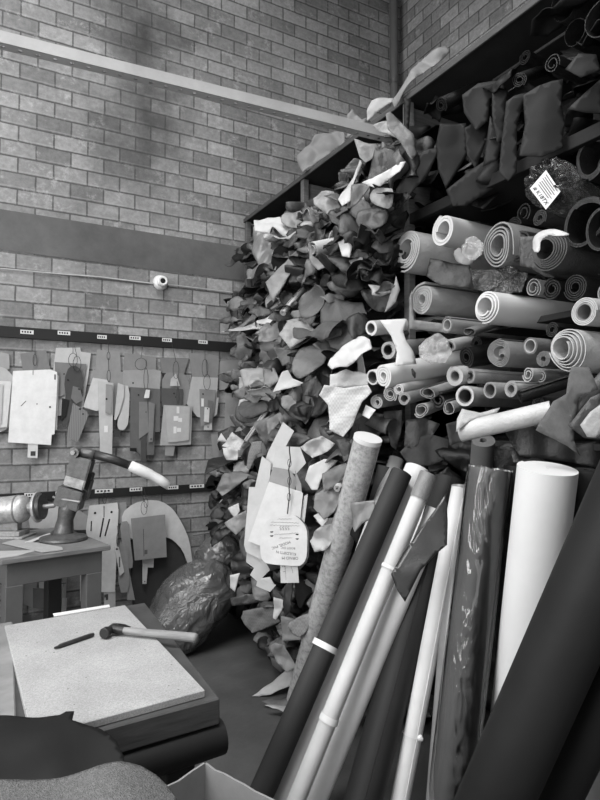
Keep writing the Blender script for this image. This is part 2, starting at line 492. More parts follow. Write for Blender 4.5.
# ================================================================ WALL RAILS, WIRE, BULB HOLDER
def rail(z0, z1, x0, x1, label, lab):
    r = boxo('wall_rail', (x0, D-.022, z0), (x1, D-.001, z1), mat('paint', .1), bv=.002)
    tag(r, label, 'rail', 'black hanging rails on the brick wall'); recentre(r)
    for (u, v, s) in lab:
        p = P(u, v, y=D-.023); zz = min(z1-.014, max(z0+.014, p.z)); w = s*.04
        l = boxo('paper_label', (p.x-w, D-.0245, zz-.013), (p.x+w, D-.0222, zz+.013), mat('paper', .82), r); l['label'] = 'small white paper label'
        l.matrix_parent_inverse = Matrix.Translation(-r.location)
        for k in range(4):
            q = boxo('lettering', (p.x-w*.8+k*w*.4, D-.0252, zz-.006), (p.x-w*.8+k*w*.4+w*.25, D-.0246, zz+.006), mat('ink', .1), l)
    return r
rail(2.022, 2.096, -.9, 1.86, 'upper black wall rail with white labels above the hanging patterns',
     [(27, 332, 1), (64, 333, 1), (102, 337, .8), (135, 338, 1), (167, 340, .9), (203, 342, .9)])
rail(.945, 1.005, -.9, 1.62, 'lower black wall rail behind the lamp arm, mostly hidden by patterns',
     [(31, 492, 1), (62, 488, 1), (104, 487, 1.5), (136, 485, 1.1), (173, 483, 1), (197, 482, 1.4)])
wr = [P(u, v, y=D-.012) for u, v in ((-30, 266), (0, 268.5), (60, 274), (100, 277), (148, 283))]+[P(160, 284, y=D-.03)]+[P(u, v, y=D-.012) for u, v in ((172, 285), (205, 289), (245, 294))]
tag(tubeo('wall_cable', wr, .0045, mat('paint', .62), seg=6), 'pale electric cable running along the bricks under the grey band', 'cable')
lh = empty('bulb_holder', P(160, 283, y=D-.002)); tag(lh, 'round white porcelain bulb holder fixed to the brick wall', 'light')
bm = bmesh.new(); lathe(bm, [(.0, 0), (.05, 0), (.056, .012), (.05, .03), (.036, .042), (.0, .045)], Matrix.Rotation(PI/2, 4, 'X'), 20); link('base', bm, mat('shiny', .8), lh, 'edge')
bm = bmesh.new(); lathe(bm, [(.036, .04), (.038, .075), (.030, .082), (.02, .08), (.02, .05), (0, .05)], Matrix.Rotation(PI/2, 4, 'X'), 20); link('socket', bm, mat('shiny', .85), lh, 'edge')
bm = bmesh.new(); lathe(bm, [(0, .055), (.0195, .056), (.0195, .079), (0, .079)], Matrix.Rotation(PI/2, 4, 'X'), 16); link('contact', bm, mat('ink', .05), lh)

# ================================================================ PATTERN BOARDS ON THE WALL
NW = Vector((0, -1, 0))
def board(px, dep, tone, label, kind='card', rnd=0, holes=(), slots=(), marks=(), tilt=0.0):
    if rnd: px = smooth_poly(px, rnd)
    n = Vector((tilt, -1, 0)).normalized(); u0 = sum(p[0] for p in px)/len(px); v0 = sum(p[1] for p in px)/len(px)
    O = P(u0, v0, y=D-dep); pts = []
    for u, v in px:
        d = P(u, v, t=1)-CP; pts.append(CP+d*((O-CP).dot(n)/d.dot(n)))
    o = prism('pattern_board', pts, n, .0035, mat(kind, tone)); tag(o, label, 'pattern', 'pattern boards hung on the brick wall')
    for (u, v, r) in holes:
        p = P(u, v, y=D-dep-.0015); h = tubeo('hole', [p, p+n*.0012], r, mat('ink', .04), o, 10); adopt(h, o)
    for (a, b, w) in slots:
        pa, pb = P(*a, y=D-dep-.0008), P(*b, y=D-dep-.0008); s = tubeo('slot', [pa, pb], w, mat('ink', .12), o, 4); adopt(s, o)
    for (u, v, w, h, tn) in marks:
        p = P(u, v, y=D-dep-.001); s = boxo('mark', (p.x-w/2, p.y-.001, p.z-h/2), (p.x+w/2, p.y, p.z+h/2), mat('ink' if tn < .5 else 'paper', tn), o); adopt(s, o)
    return o
B_ = board
B_([(-20, 350), (8, 353), (9.5, 357), (9.5, 372), (-20, 372)], .02, .52, 'pale board with rounded corner, topmost at the far left end of the upper rail', rnd=1)
B_([(-30, 366), (0, 366), (8, 370), (15.6, 380), (17.7, 389), (17.7, 404), (15.6, 418), (8, 428), (0, 433), (-30, 436)], .05, .6, 'large pale rounded board at the left edge of the photo', rnd=2)
B_([(-12, 380), (11.5, 381.5), (7, 427), (-12, 429)], .066, .7, 'narrow white board hung over the large rounded board')
B_([(-12, 384), (3, 384), (1, 424), (-12, 424)], .075, .62, 'narrowest strip in front of the large rounded board at the photo edge')
B_([(20.4, 353.7), (46, 350), (50.4, 370), (23, 372)], .02, .42, 'mid-grey board with cord behind the top of the big white board')
B_([(13, 371), (50, 369.4), (57, 372), (57.5, 380), (54.6, 434), (51.7, 435), (51, 445), (8, 442.3), (11, 400)], .06, .78, 'big white rectangular board, the largest on the upper rail', holes=[(50, 407, .006), (37, 404, .004)], slots=[((21, 406), (26, 401), .002)], marks=[(33, 372.5, .004, .03, .3), (55, 377, .01, .035, .3)])
B_([(30, 374), (55, 373), (59, 376), (57, 430), (40, 430)], .05, .55, 'grey board showing as an edge behind the big white board')
B_([(28, 443), (38, 444), (37.5, 458), (27.5, 457.5)], .055, .72, 'short tail of a board with a black square below the big white board', marks=[(33, 453.5, .03, .03, .2)])
B_([(56, 348), (80, 347.5), (81, 351.7), (91, 353.3), (88.5, 374.6), (86.5, 387), (82, 414), (56, 416), (53, 372)], .02, .62, 'tall pale board behind the dark shoe-shaped pattern')
B_([(54.6, 362), (86.5, 364), (83, 389), (57, 397.5)], .033, .42, 'grey square board directly behind the dark shoe-shaped pattern')
B_([(69, 366), (78, 366), (83, 374.6), (84, 391), (75, 404), (66.7, 427), (62.5, 427), (61, 418), (66, 398), (64, 380)], .05, .24, 'dark shoe-shaped pattern hung on looped cords', rnd=1, holes=[(68, 380, .006), (64, 374, .005)])
B_([(62, 398), (69, 400), (66, 416), (61, 421)], .058, .12, 'small black pattern on the cords beside the lined card')
B_([(73, 386), (80, 388), (83, 400), (76, 404), (71, 398)], .062, .36, 'small grey pattern with a hole above the lined card', holes=[(79, 389, .005)])
B_([(73, 403), (86.5, 411), (88.5, 415), (78, 442), (66.7, 436)], .07, .44, 'tilted grey card with ruled lines, lowest on the looped cords', 'lined', holes=[(80, 409, .006), (83, 414, .005)])
B_([(97, 349.6), (120, 351.7), (121, 372), (95, 372)], .02, .46, 'mid-grey board at the top behind the house-shaped board')
B_([(92.7, 369.4), (125, 372), (124, 417), (92, 410)], .035, .5, 'wide grey board behind the house-shaped board and long ruler strip')
B_([(93, 377.7), (108, 380), (109.4, 408), (96, 411), (83.3, 407)], .05, .68, 'pale house-shaped board beside the long ruler strip')
B_([(118, 383), (124, 385), (124, 397), (119, 414), (116, 420), (114, 420)], .055, .64, 'pale pointed strip fanned out beside the long ruler strip')
B_([(122.5, 385), (129.8, 386), (128.8, 422.5), (124.6, 430), (119, 430), (117, 424), (121, 405)], .045, .66, 'pale curved board at the outer edge of the fan', rnd=1)
B_([(114, 430), (120.5, 431), (119.4, 437), (113.8, 436.7)], .06, .2, 'small dark board poking out below the fan')
B_([(98, 381), (113.5, 383), (112, 455), (100, 453)], .07, .66, 'long pale ruler strip reaching lowest on the upper rail', marks=[(106, 429, .025, .045, .85)])
B_([(106, 384), (112.5, 385), (111.5, 414), (105.5, 413)], .08, .5, 'short narrow tag with a hole on the long ruler strip', holes=[(106.5, 399, .007)])
B_([(124.6, 353), (141, 355), (156, 357), (156, 371), (123.5, 371)], .02, .45, 'grey board behind the cords over the dark strip bundle')
B_([(123, 370.4), (155, 369.4), (161, 371), (160, 389), (130, 388), (123, 386)], .035, .52, 'light grey board above the dark strip bundle', holes=[(133, 383, .006)])
B_([(130.4, 387), (160.4, 389), (160, 432), (154.8, 432), (154, 455), (141, 455.4), (137, 450.6), (130, 450.6)], .05, .3, 'dark notched board at the back of the dark strip bundle', holes=[(138.5, 395, .006)])
B_([(139, 401.7), (147.5, 401.7), (148.5, 432), (139, 439)], .06, .38, 'short grey strip in the dark strip bundle', holes=[(146, 412, .004)])
B_([(148.5, 401.7), (154.8, 403.7), (152.7, 442), (148.5, 442)], .066, .42, 'grey strip with a hole low in the dark strip bundle', holes=[(151, 439, .005)])
B_([(141, 432), (146, 432), (146, 462), (141, 462)], .057, .25, 'lowest dark strip hanging from the dark strip bundle')
B_([(130, 448), (136.5, 448), (136.5, 452), (130, 451)], .058, .1, 'small black square at the foot of the dark strip bundle')
B_([(146, 389.5), (150, 390), (149, 398), (144, 398)], .075, .75, 'tiny white tag at the top of the dark strip bundle')
B_([(160, 357.5), (189, 358), (184, 374), (162, 373)], .02, .42, 'grey board with a slanting side above the boxed patterns')
B_([(162, 372.5), (182, 372.5), (188, 376.7), (190, 391), (187, 407), (162, 407)], .035, .44, 'grey rounded board behind the boxed patterns', rnd=1)
B_([(161, 388), (183, 389), (182, 407), (162, 407)], .048, .27, 'dark board with a hole just above the white-numbered card', holes=[(174, 393.5, .006), (175.5, 397, .004)])
B_([(171, 379), (176, 373.5), (180, 386), (170, 386)], .055, .62, 'small pale triangle tag above the white-numbered card')
B_([(163.7, 405), (192, 406), (191, 444.4), (179, 445.4), (160, 445.4), (161, 435)], .055, .56, 'light grey rectangular board under the white-numbered card')
B_([(165, 406), (190, 407), (189, 440), (176, 442), (168, 442)], .066, .6, 'light grey card with white number slips on its face', marks=[(176, 418.5, .035, .035, .85), (180, 420, .03, .03, .85), (175, 430, .022, .05, .85), (179, 430, .03, .03, .85), (178, 410, .02, .05, .8)])
B_([(165, 446), (175, 446), (173.5, 456), (165, 455.4)], .045, .5, 'short tail of board under the white-numbered card')
B_([(189, 352.7), (205, 353.7), (219, 357), (218, 387), (193, 383)], .02, .44, 'broad grey board behind the tag cluster nearest the rack')
B_([(192, 376.7), (218, 377.7), (217, 397.5), (218.7, 397.5), (217, 414), (212, 419), (197.5, 417), (187, 404)], .04, .6, 'pale shield-shaped board behind the tag cluster nearest the rack')
B_([(199.6, 389), (216, 390), (214, 410), (212, 422.5), (200.6, 426.7)], .055, .44, 'grey board with a white slip in the tag cluster nearest the rack', holes=[(203, 394, .006)], marks=[(202.5, 402.5, .02, .06, .85)])
B_([(208, 400), (213, 401), (212, 420), (207, 419)], .062, .36, 'dark narrow strip in the tag cluster nearest the rack')
B_([(204.8, 407), (209.6, 408), (209, 422.5), (204, 421.5)], .07, .74, 'small white tag with a hole, frontmost of the tag cluster', holes=[(207.5, 408.8, .005)])
B_([(204, 421), (212, 421), (212, 430), (204, 430)], .05, .62, 'lowest small board of the tag cluster nearest the rack', holes=[(208, 427, .005)])
B_([(220, 361), (240, 360), (240, 389), (219, 390)], .02, .46, 'grey board at the rack end of the upper rail')
B_([(225.6, 397.5), (240, 397.5), (240, 431), (224.6, 431)], .04, .52, 'pale board half hidden by the scrap heap beside the rack')
B_([(211, 434), (230, 436), (237, 460), (238, 498), (216, 496)], .07, .46, 'grey sheet leaning below the upper rail next to the scrap heap')
# lower rail
B_([(43, 507), (60, 505), (58, 530), (30, 528), (28, 516)], .03, .7, 'pale board behind the iron lasting stand on the bench')
B_([(76, 508), (88, 516), (88, 530), (70, 530)], .03, .52, 'grey board behind the bench corner by the slotted pattern')
B_([(89.3, 505.7), (117.3, 502.6), (118.5, 510), (115, 592), (93, 592), (86, 530)], .05, .72, 'tall white slotted pattern on the lower rail beside the bench',
   slots=[((91.5, 521), (91, 531), .004), ((103.5, 518), (100, 537), .005), ((109.5, 519), (105, 536), .005), ((104, 506), (104, 517), .0025)], marks=[(105, 596, .01, .02, .2)], holes=[(95, 513, .008), (111.5, 512, .008)])
B_([(104, 590), (115.5, 590), (115.5, 607), (104, 607)], .045, .6, 'pale foot of a board below the tall slotted pattern', marks=[(107, 597, .015, .04, .25)])
B_([(119, 503), (126, 502), (128, 520), (119, 524)], .03, .5, 'grey board edge between the slotted pattern and the white arch')
cr = [(122, 513), (133.7, 503.3), (147.7, 499.8), (161.7, 501), (173.3, 509), (182.7, 524.3), (189.7, 540.7), (193, 566), (188.5, 566), (182.7, 550), (173.3, 540), (166.3, 537), (150, 536), (130, 540), (122, 530)]
B_(cr, .035, .7, 'white arch-shaped board curving over the grey square card', rnd=1)
B_([(130, 540), (166, 536), (176, 540), (184, 552), (187, 575), (170, 612), (133, 616)], .015, .2, 'black panel against the wall beneath the white arch')
B_([(119.7, 522), (129, 520.8), (130, 538), (133.7, 567.5), (128, 568.7), (122, 545)], .05, .5, 'narrow curved grey pattern left of the grey square card', rnd=1)
B_([(118.5, 543), (125.5, 541.8), (128, 550), (130, 592), (118.5, 593)], .058, .48, 'grey long tongue-shaped pattern below the grey square card', rnd=1)
B_([(128, 566), (133, 590), (135, 600), (127, 600)], .05, .5, 'small grey offcut hanging lowest beside the tongue-shaped pattern')
B_([(114.5, 546.5), (118.5, 545.8), (124.3, 572), (119.7, 576)], .07, .7, 'tilted white tag with writing on the tongue-shaped pattern', rnd=0, holes=[(116.8, 549, .006)], marks=[(119.5, 562, .01, .07, .35)])
B_([(142.5, 558), (154, 558), (153.5, 567.5), (147.7, 567.5), (146.5, 583.8), (142.5, 583.8)], .05, .62, 'pale notched strip hanging below the grey square card', holes=[(144.8, 581.5, .004)])
B_([(130.9, 518.5), (165, 514.5), (166.8, 557), (134.8, 560.5)], .08, .48, 'grey square card hanging in front of the white arch', marks=[(146, 552, .02, .03, .3)], slots=[((143.5, 529), (144, 556), .0015)])
B_([(20, 574), (37, 573), (37, 610), (20, 602)], .04, .5, 'grey board seen under the bench beside its front leg')
B_([(38, 573), (53, 572), (53, 589), (39, 588)], .05, .6, 'pale square card seen under the middle of the bench')
B_([(54, 571), (67, 570), (66, 598), (53, 597)], .045, .66, 'white card seen under the bench beside the dark rear leg', slots=[((56, 584), (66, 583), .002)])
B_([(80, 566), (87.6, 566), (85, 602), (80, 601)], .04, .68, 'white strip seen between the two right-hand bench legs')
B_([(33, 588), (50, 590), (52, 610), (33, 608)], .06, .3, 'dark grey box board low under the bench')
B_([(54, 598), (58, 598), (57, 614), (52, 614)], .04, .68, 'short white strip low under the bench, beside its twin')
B_([(62, 598), (67, 598), (66, 614), (61, 614)], .04, .7, 'short white strip low under the bench, nearest the dark leg')

def cord(pts, label, r=.0018, tone=.16, grp='cords and hooks holding the patterns', name='twine', cat='cord'):
    bm = bmesh.new(); tube(bm, pts, r, 5); return tag(recentre(link(name, bm, mat('ink', tone), None, True)), label, cat, grp)
def loopc(u, v, w, h, dep, lab, top=None):
    pts = []
    if top: pts.append(P(*top, y=D-.024))
    for k in range(11):
        a = -PI/2+2*PI*k/10; pts.append(P(u+w*math.cos(a), v+h*math.sin(a), y=D-dep))
    cord(pts, lab)
for (u, v, w, h, dep, tp, lab) in [
    (35, 360, 2, 6, .03, (35, 341), 'dark cord above the big white board'),
    (73, 360, 4.5, 7, .07, (73, 344), 'wide looped cord holding the dark shoe-shaped pattern'),
    (77, 364, 4, 8, .06, (74, 344), 'second looped cord over the dark shoe-shaped pattern'),
    (108.5, 356, 1.6, 4, .085, (108.5, 342), 'wire loop at the top of the long ruler strip'),
    (108.8, 376, 1.8, 6, .09, (108.5, 358), 'chain of wire loops just above the short tag'),
    (141, 364, 6, 6, .08, (143, 344), 'slack cord loop over the dark strip bundle'),
    (146, 379, 2.2, 11, .07, (146, 360), 'long cord loop down to the dark strip bundle'),
    (176, 370, 3, 9, .08, (172, 344), 'cord loop behind the pale triangle tag'),
    (178, 396, 1.2, 8, .08, (176, 374), 'cord running to the white-numbered card'),
    (205, 368, 3, 9, .06, (205, 348), 'cord loop over the shield-shaped board'),
    (207, 382, 3.4, 8, .075, (206, 360), 'lower cord loop of the tag cluster nearest the rack'),
    (104.5, 498, 2, 6, .07, (105, 490), 'wire hook holding the tall slotted pattern'),
    (144, 508, 3, 7, .09, (140, 487), 'wire hook holding the grey square card'),
    (146, 503, 2, 5, .09, (144, 488), 'small bent hook beside the hook of the grey square card'),
    (118, 540, 1.5, 7, .08, (117, 520), 'cord through the tilted white tag')]:
    loopc(u, v, w, h, dep, lab, tp)
cord([P(u, v, y=D-.05) for u, v in ((193, 535), (206, 533), (226, 530), (240, 529))], 'grey rod lying against the wall above the plastic sack', .007, .4, None, 'wall_rod', 'rod')

# ================================================================ BENCH
HB = .78
fr = P(111, 545, z=HB); fl = P(1, 560, z=HB); br_ = P(81, 524.4, z=HB)
ex = (fr-fl).normalized(); ey = Vector((-ex.y, ex.x, 0)); LX = (fr-fl).length; LY = min(.8, (br_-fr).dot(ey))
ben = empty('workbench', fl.xy.to_3d(), math.atan2(ex.y, ex.x)); tag(ben, 'small painted wooden workbench against the brick wall', 'table')
PM = mat('paint', .34)
WTOP = mat('wood', .42)
boxo('tabletop', (0, 0, HB-.028), (LX, LY, HB), WTOP, ben, .004)
def blk(nm, lo, hi, m=PM): return boxo(nm, lo, hi, m, ben, .003)
e = .035
blk('apron', (e, e, HB-.15), (LX-e, e+.022, HB-.028)); blk('apron', (e, LY-e-.022, HB-.15), (LX-e, LY-e, HB-.028))
blk('apron', (e, e+.022, HB-.15), (e+.022, LY-e-.022, HB-.028)); blk('apron', (LX-e-.022, e+.022, HB-.15), (LX-e, LY-e-.022, HB-.028))
for x0 in (e-.003, LX-e-.087):
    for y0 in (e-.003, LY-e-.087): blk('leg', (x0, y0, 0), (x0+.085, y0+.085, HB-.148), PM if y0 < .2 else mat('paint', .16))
def Pb(u, v, h=0): return P(u, v, z=HB+h)
# papers
def flat_sheet(px, z, th, m, name, label, cat):
    o = prism(name, [P(u, v, z=z) for u, v in px], Vector((0, 0, 1)), th, m); return tag(o, label, cat)
flat_sheet([(-6, 551), (38, 550), (18, 555.5), (-6, 559)], HB+.003, .0025, mat('card', .6), 'card_sheet', 'white card lying under the grey one at the bench edge', 'card')
flat_sheet([(2, 543), (17, 539), (62, 547), (63, 549.5), (43, 552), (38, 551)], HB+.007, .0035, mat('card', .55), 'card_sheet', 'grey rounded card lying on the bench beside the iron stand', 'card')
flat_sheet([(25, 542), (49, 533), (51.5, 533.5), (33, 541.5)], HB+.012, .0035, mat('paper', .72), 'card_sheet', 'thin white strip of card crossing the bench behind the grey card', 'card')
# iron stand with jointed arm
bs = P(63.5, 540, z=HB); st = empty('iron_stand', bs); tag(st, 'iron bench stand on a round base with a jointed arm', 'tool')
IR = mat('metal', .3)
def rel(o): return adopt(o, st)
kx = 590/ (uv(bs)[2])
bm = bmesh.new(); lathe(bm, [(0, 0), (.13, 0), (.134, .008), (.13, .02), (.09, .03), (.05, .045), (0, .05)], Matrix.Translation(bs), 40); rel(link('round_base', bm, IR, None, 'edge'))
ts = uv(bs)[2]
def Q(u, v, dt=0): return P(u, v, t=ts+dt)
rel(tubeo('column', [Q(63, 535), Q(64, 530), Q(65.5, 519), Q(67.5, 510), Q(70, 503)], [.07, .055, .045, .052, .05], IR, None, 14, True))
def slab(nm, a, b, w, dpt, m, tw=0):
    x, y, d = frame_of(b-a); vd = (fw-d*fw.dot(d)).normalized(); s = d.cross(vd)
    bm = bmesh.new(); L = (b-a).length
    vs = box(bm, (-w, -dpt, 0), (w, dpt, L))
    M = Matrix((s.to_4d(), vd.to_4d(), d.to_4d(), (0, 0, 0, 1))).transposed()
    for i in range(3): M[3][i] = 0
    M = Matrix.Translation(a) @ M
    for v in vs: v.co = M @ v.co
    bmesh.ops.recalc_face_normals(bm, faces=bm.faces); bevel(bm, .006, 2); return rel(link(nm, bm, m, None))
slab('clamp_block', Q(68, 507), Q(73.5, 488), .074, .05, mat('metal', .3))
slab('lower_arm', Q(75, 497, .04), Q(81, 476, .04), .075, .03, IR)
slab('arm_plate', Q(73.5, 487.5, -.03), Q(76.5, 477, -.03), .06, .015, mat('metal', .55))
slab('middle_arm', Q(77.5, 479), Q(83.5, 457), .062, .04, IR)
slab('arm_edge', Q(85, 490, .03), Q(91, 472, .03), .02, .03, mat('metal', .14))
rel(tubeo('pivot_bolt', [Q(53, 497, -.03), Q(66, 500, -.05), Q(80, 502, -.05)], .007, mat('metal', .5), None, 8))
j = Q(76, 452, -.02)
rel(tubeo('joint', [j-fw*.04, j+fw*.05], .03, mat('metal', .3), None, 18)); rel(tubeo('joint_bolt', [j-fw*.055, j-fw*.04], .014, mat('metal', .5), None, 6))
rel(tubeo('elbow', [Q(76, 453), Q(83, 452.5), Q(90, 453.5), Q(95, 455)], [.02, .03, .026, .03], mat('metal', .3), None, 12, True))
rel(tubeo('handle', [Q(93, 454), Q(112, 459, .02), Q(131, 466, .04)], [.026, .026, .024], mat('metal', .2), None, 12, True))
hh = [Q(130, 465.5, .04), Q(140, 470, .05), Q(150, 474.5, .06), Q(151, 475, .06), Q(160, 480, .065), Q(169, 486, .07)]
w_ = rel(tubeo('wrapped_grip', hh, [.031, .033, .031, .028, .029, .025], mat('paper', .8), None, 14, True)); w_['label'] = 'white taped grip'
# bench grinder
gt = 3.55
def G(u, v, d=0): return P(u, v, t=gt+d)
gc = G(14, 510); gr = empty('bench_grinder', P(14, 530, z=HB)); tag(gr, 'grey electric bench motor with a flanged wheel at the bench end', 'motor')
def rg(o): return adopt(o, gr)
ga, gb = G(-22, 513), G(29, 508); gd = (gb-ga).normalized()
def lat(nm, prof, m, at=None, seg=32):
    x, y, d = frame_of(gd); M = Matrix((x.to_4d(), y.to_4d(), d.to_4d(), (0, 0, 0, 1))).transposed()
    for i in range(3): M[3][i] = 0
    bm = bmesh.new(); lathe(bm, prof, Matrix.Translation(at or ga) @ M, seg); return rg(link(nm, bm, m, None, 'edge'))
GL = (gb-ga).length
mm = mat('metal', .62)
lat('motor_body', [(0, -.02), (.078, 0), (.083, .03), (.083, GL-.045), (.075, GL-.018), (.05, GL), (0, GL+.002)], mm)
lat('body_seam', [(.0835, GL-.07), (.086, GL-.068), (.086, GL-.06), (.0835, GL-.058)], mat('metal', .45))
lat('bearing', [(0, GL), (.036, GL), (.036, GL+.045), (0, GL+.045)], mat('metal', .5))
lat('flange', [(0, GL+.045), (.09, GL+.045), (.092, GL+.05), (.09, GL+.06), (0, GL+.062)], mat('metal', .62))
lat('grinding_wheel', [(0, GL+.064), (.075, GL+.064), (.075, GL+.085), (.03, GL+.088), (0, GL+.088)], mat('metal', .22))
lat('spindle', [(0, GL+.08), (.014, GL+.08), (.014, GL+.15), (.008, GL+.16), (0, GL+.16)], mat('metal', .5))
gz = HB
g0, g1 = P(-20, 541, z=HB), P(28, 532, z=HB)
bm = bmesh.new(); c = (ga+gb)/2; s = Vector((-gd.y, gd.x, 0)).normalized(); gh = Vector((gd.x, gd.y, 0)).normalized()
def gbox(nm, a0, a1, s0, s1, z0, z1, m):
    bm = bmesh.new(); vs = box(bm, (a0, s0, z0), (a1, s1, z1))
    for v in vs: v.co = V(c.x, c.y, 0)+gh*v.co.x+s*v.co.y+V(0, 0, v.co.z)
    bmesh.ops.recalc_face_normals(bm, faces=bm.faces); bevel(bm, .003); return rg(link(nm, bm, m))
gbox('foot_plate', -.16, .16, -.09, .09, HB, HB+.012, mat('metal', .6))
gbox('bracket', -.12, .13, -.07, .07, HB+.012, HB+.04, mat('metal', .55))
gbox('bracket', -.10, .10, -.03, .03, HB+.04, c.z-.06, mat('metal', .5))
# ================================================================ RACK
RX = 1.85; RB = 3.38
rack = empty('storage_rack', (RX, 1.2, 0)); tag(rack, 'tall dark wooden storage rack filled with leather scraps and rolls', 'shelf')
WD = mat('wood', .3); WDk = mat('wood', .12)
def rk(nm, lo, hi, m=WDk, bv=.002):
    o = boxo(nm, lo, hi, m, None, bv); return adopt(recentre(o), rack)
PY = [4.25, 3.33, 2.27, 1.2, .3]
for y in PY:
    f = rk('post', (RX, y-.02, 0), (RX+.04, y+.02, 3.06), WD)
    rk('post', (RB-.05, y-.02, 0), (RB, y+.02, 3.06), WDk)
    rk('side_panel', (RX+.04, y-.008, 2.5), (RB-.05, y+.008, 3.04), WD if y > 2 else WDk)
for z in (3.06,):
    for x0, x1 in ((RX-.01, RX+.235), (RX+.25, RX+.86), (RX+.865, RB)): rk('top_board', (x0, PY[-1]-.02, z), (x1, PY[0]+.02, z+.024), WDk)
rk('front_rail', (RX-.012, PY[-1]-.02, 3.055), (RX-.001, PY[0]+.02, 3.085), mat('wood', .26))
for z, x0 in ((2.46, RX+.04), (1.86, RX+.12), (1.36, RX+.04), (.12, RX+.02)):
    rk('shelf_board', (x0, PY[-1]-.02, z), (RB, PY[0]+.02, z+.025))
rk('front_rail', (RX+.005, PY[-1], 2.44), (RX+.04, PY[2], 2.49), mat('wood', .05))
rk('back_panel', (RB, PY[-1]-.02, .1), (RB+.02, PY[0]+.02, 3.0), WDk)

# ================================================================ ROLLS
CORE = lambda t=.5: mat('card', t)
def roll(p, d, L, r, label, tone, kind='leather', core=0.0, turns=4, thick=.6, wob=.02, tel=0.0, flat=1.0, tail=0.0, core_tone=.5, taper=0.0, group='rolls of leather lying on the rack', name='leather_roll', cat='roll', r_in=None, bow=0.0, lip=.0, seg=26, ph=None):
    d = d.normalized()
    rin = r_in if r_in else (core+.0015 if core else r*.35)
    bm = roll_bm(p, d, L, r, rin, turns, thick, wob, tel, flat, seg=seg, tail=tail, taper=taper, bow=bow, ph=ph)
    o = recentre(link(name, bm, mat(kind, tone), None, 'edge'))
    if core:
        c = link('cardboard_core', ring_bm(p-d*lip, d, L+2*lip, core, core-.004), CORE(core_tone), None, 'edge'); adopt(c, o)
    return tag(o, label, cat, group)
_roll = roll
def roll(p, d, L, r, *a, **k):
    o = _roll(p, d, L, r, *a, **k); o['ax0'] = list(p); o['ax1'] = list(p+d.normalized()*L); o['rad'] = r
    return o
def hroll(u, v, rp, xe, label, tone, tail_px=None, L=1.1, **k):
    p = P(u, v, x=xe); r = rp*uv(p)[2]/F
    if tail_px:
        q = P(tail_px[0], tail_px[1], x=tail_px[2]); d = (q-p).normalized()
    else:
        d = Vector((1, RND.uniform(-.03, .03), RND.uniform(-.015, .015))).normalized()
    L = min(L, (RB-.1-p.x)/max(.2, d.x))
    if 'core' in k: k['core'] *= r
    if 'tail' in k: k['tail'] *= r
    if 'rin' in k: k['r_in'] = k.pop('rin')*r
    return roll(p, d, L, r, label, tone, **k)
S = dict(turns=5, thick=.72)
hroll(407, 250, 20, 1.78, 'big pale spiral roll under the upper shelf, nearest the scraps', .62, turns=4.4, thick=.86, rin=.52, wob=.03, tail=.1, tel=.01)
hroll(443, 230, 16.5, 1.80, 'light smooth roll lying just above the big pale spiral roll', .74, kind='paper', turns=2.2, thick=.85, r_in=.045, wob=.015)
hroll(497, 246, 21, 1.80, 'grey roll of loose open layers beside the dark ribbed roll', .46, turns=4, thick=.5, rin=.42, tail=.25, wob=.08, flat=1.05, kind='leather')
hroll(518, 247, 16, 1.84, 'dark inner roll tucked in the loose open layers', .12, turns=3, thick=.6, wob=.04)
hroll(550, 250, 21, 1.79, 'large dark roll with ribbed inner layers, right of the loose open layers', .22, turns=6, thick=.8, rin=.5, wob=.03, tel=.03, tail=.12)
px_sheet('leather_sheet', [(533, 248), (534, 237), (541, 231), (553, 229), (562, 233), (560, 236), (549, 235), (541, 240), (540, 251)], None, (-.9, -.3, .3), mat('leather', .62), x=1.76, rounding=1, nz=(.01, 12), curls=[(PI/2, .05, .02)]).update({}) if False else None
t_ = px_sheet('leather_sheet', [(533, 252), (533, 238), (540, 231), (553, 228.5), (564, 232), (571, 235), (561, 237), (549, 235), (541, 240), (540, 253)], None, (-.9, -.3, .3), mat('leather', .66), x=1.77, rounding=1, nz=(.006, 12)); tag(t_, 'pale leather flap wrapped over the top of the large dark ribbed roll', 'leather', 'loose leather pieces among the rolls')
t_ = px_sheet('leather_sheet', [(519, 237), (536, 236), (539, 262), (548, 272), (556, 278), (545, 277), (530, 268), (520, 266)], None, (-.8, -.6, 0), mat('leather', .16), x=1.80, nz=(.006, 8)); tag(t_, 'dark leather sheet hanging between the loose layers and the ribbed roll', 'leather', 'loose leather pieces among the rolls')
hroll(585, 222, 25, 1.80, 'big near-black roll at the photo edge above the large dark ribbed roll', .09, turns=2.2, thick=.9, r_in=.07, wob=.06)
hroll(604, 228, 22, 1.76, 'near-black roll cut by the photo edge beside the big near-black roll', .07, turns=2.2, thick=.9, r_in=.06, wob=.05)
hroll(591, 158, 20, 1.88, 'dark roll on the upper shelf beside the plastic-wrapped bale', .1, turns=2.2, thick=.9, r_in=.055, wob=.08)
hroll(533, 288, 10, 1.82, 'small pale open roll beneath the hanging dark sheet', .5, turns=2.2, thick=.3, wob=.05)
hroll(575, 287, 14, 1.84, 'near-black roll with open end below the large dark ribbed roll', .08, turns=4, thick=.55)
hroll(552, 289, 12, 1.84, 'narrow near-black roll beside the small pale open roll', .07, turns=3)
hroll(607, 293, 11, 1.76, 'grey roll cut by the photo edge above the pale spiral roll end', .4, turns=3)
hroll(422, 299, 17, 1.78, 'mid-grey roll with a crumpled core left of the long white roll', .58, turns=4, thick=.8, wob=.06, core=.35, core_tone=.6, tail=.1)
t_ = px_sheet('leather_sheet', [(409, 298), (412, 290), (414, 320), (446, 324), (448, 333), (420, 330), (409, 329)], None, (-.6, -.8, 0), mat('leather', .42), x=1.76, nz=(.005, 12)); tag(t_, 'grey flap of leather hanging under the mid-grey roll with a crumpled core', 'leather', 'loose leather pieces among the rolls')
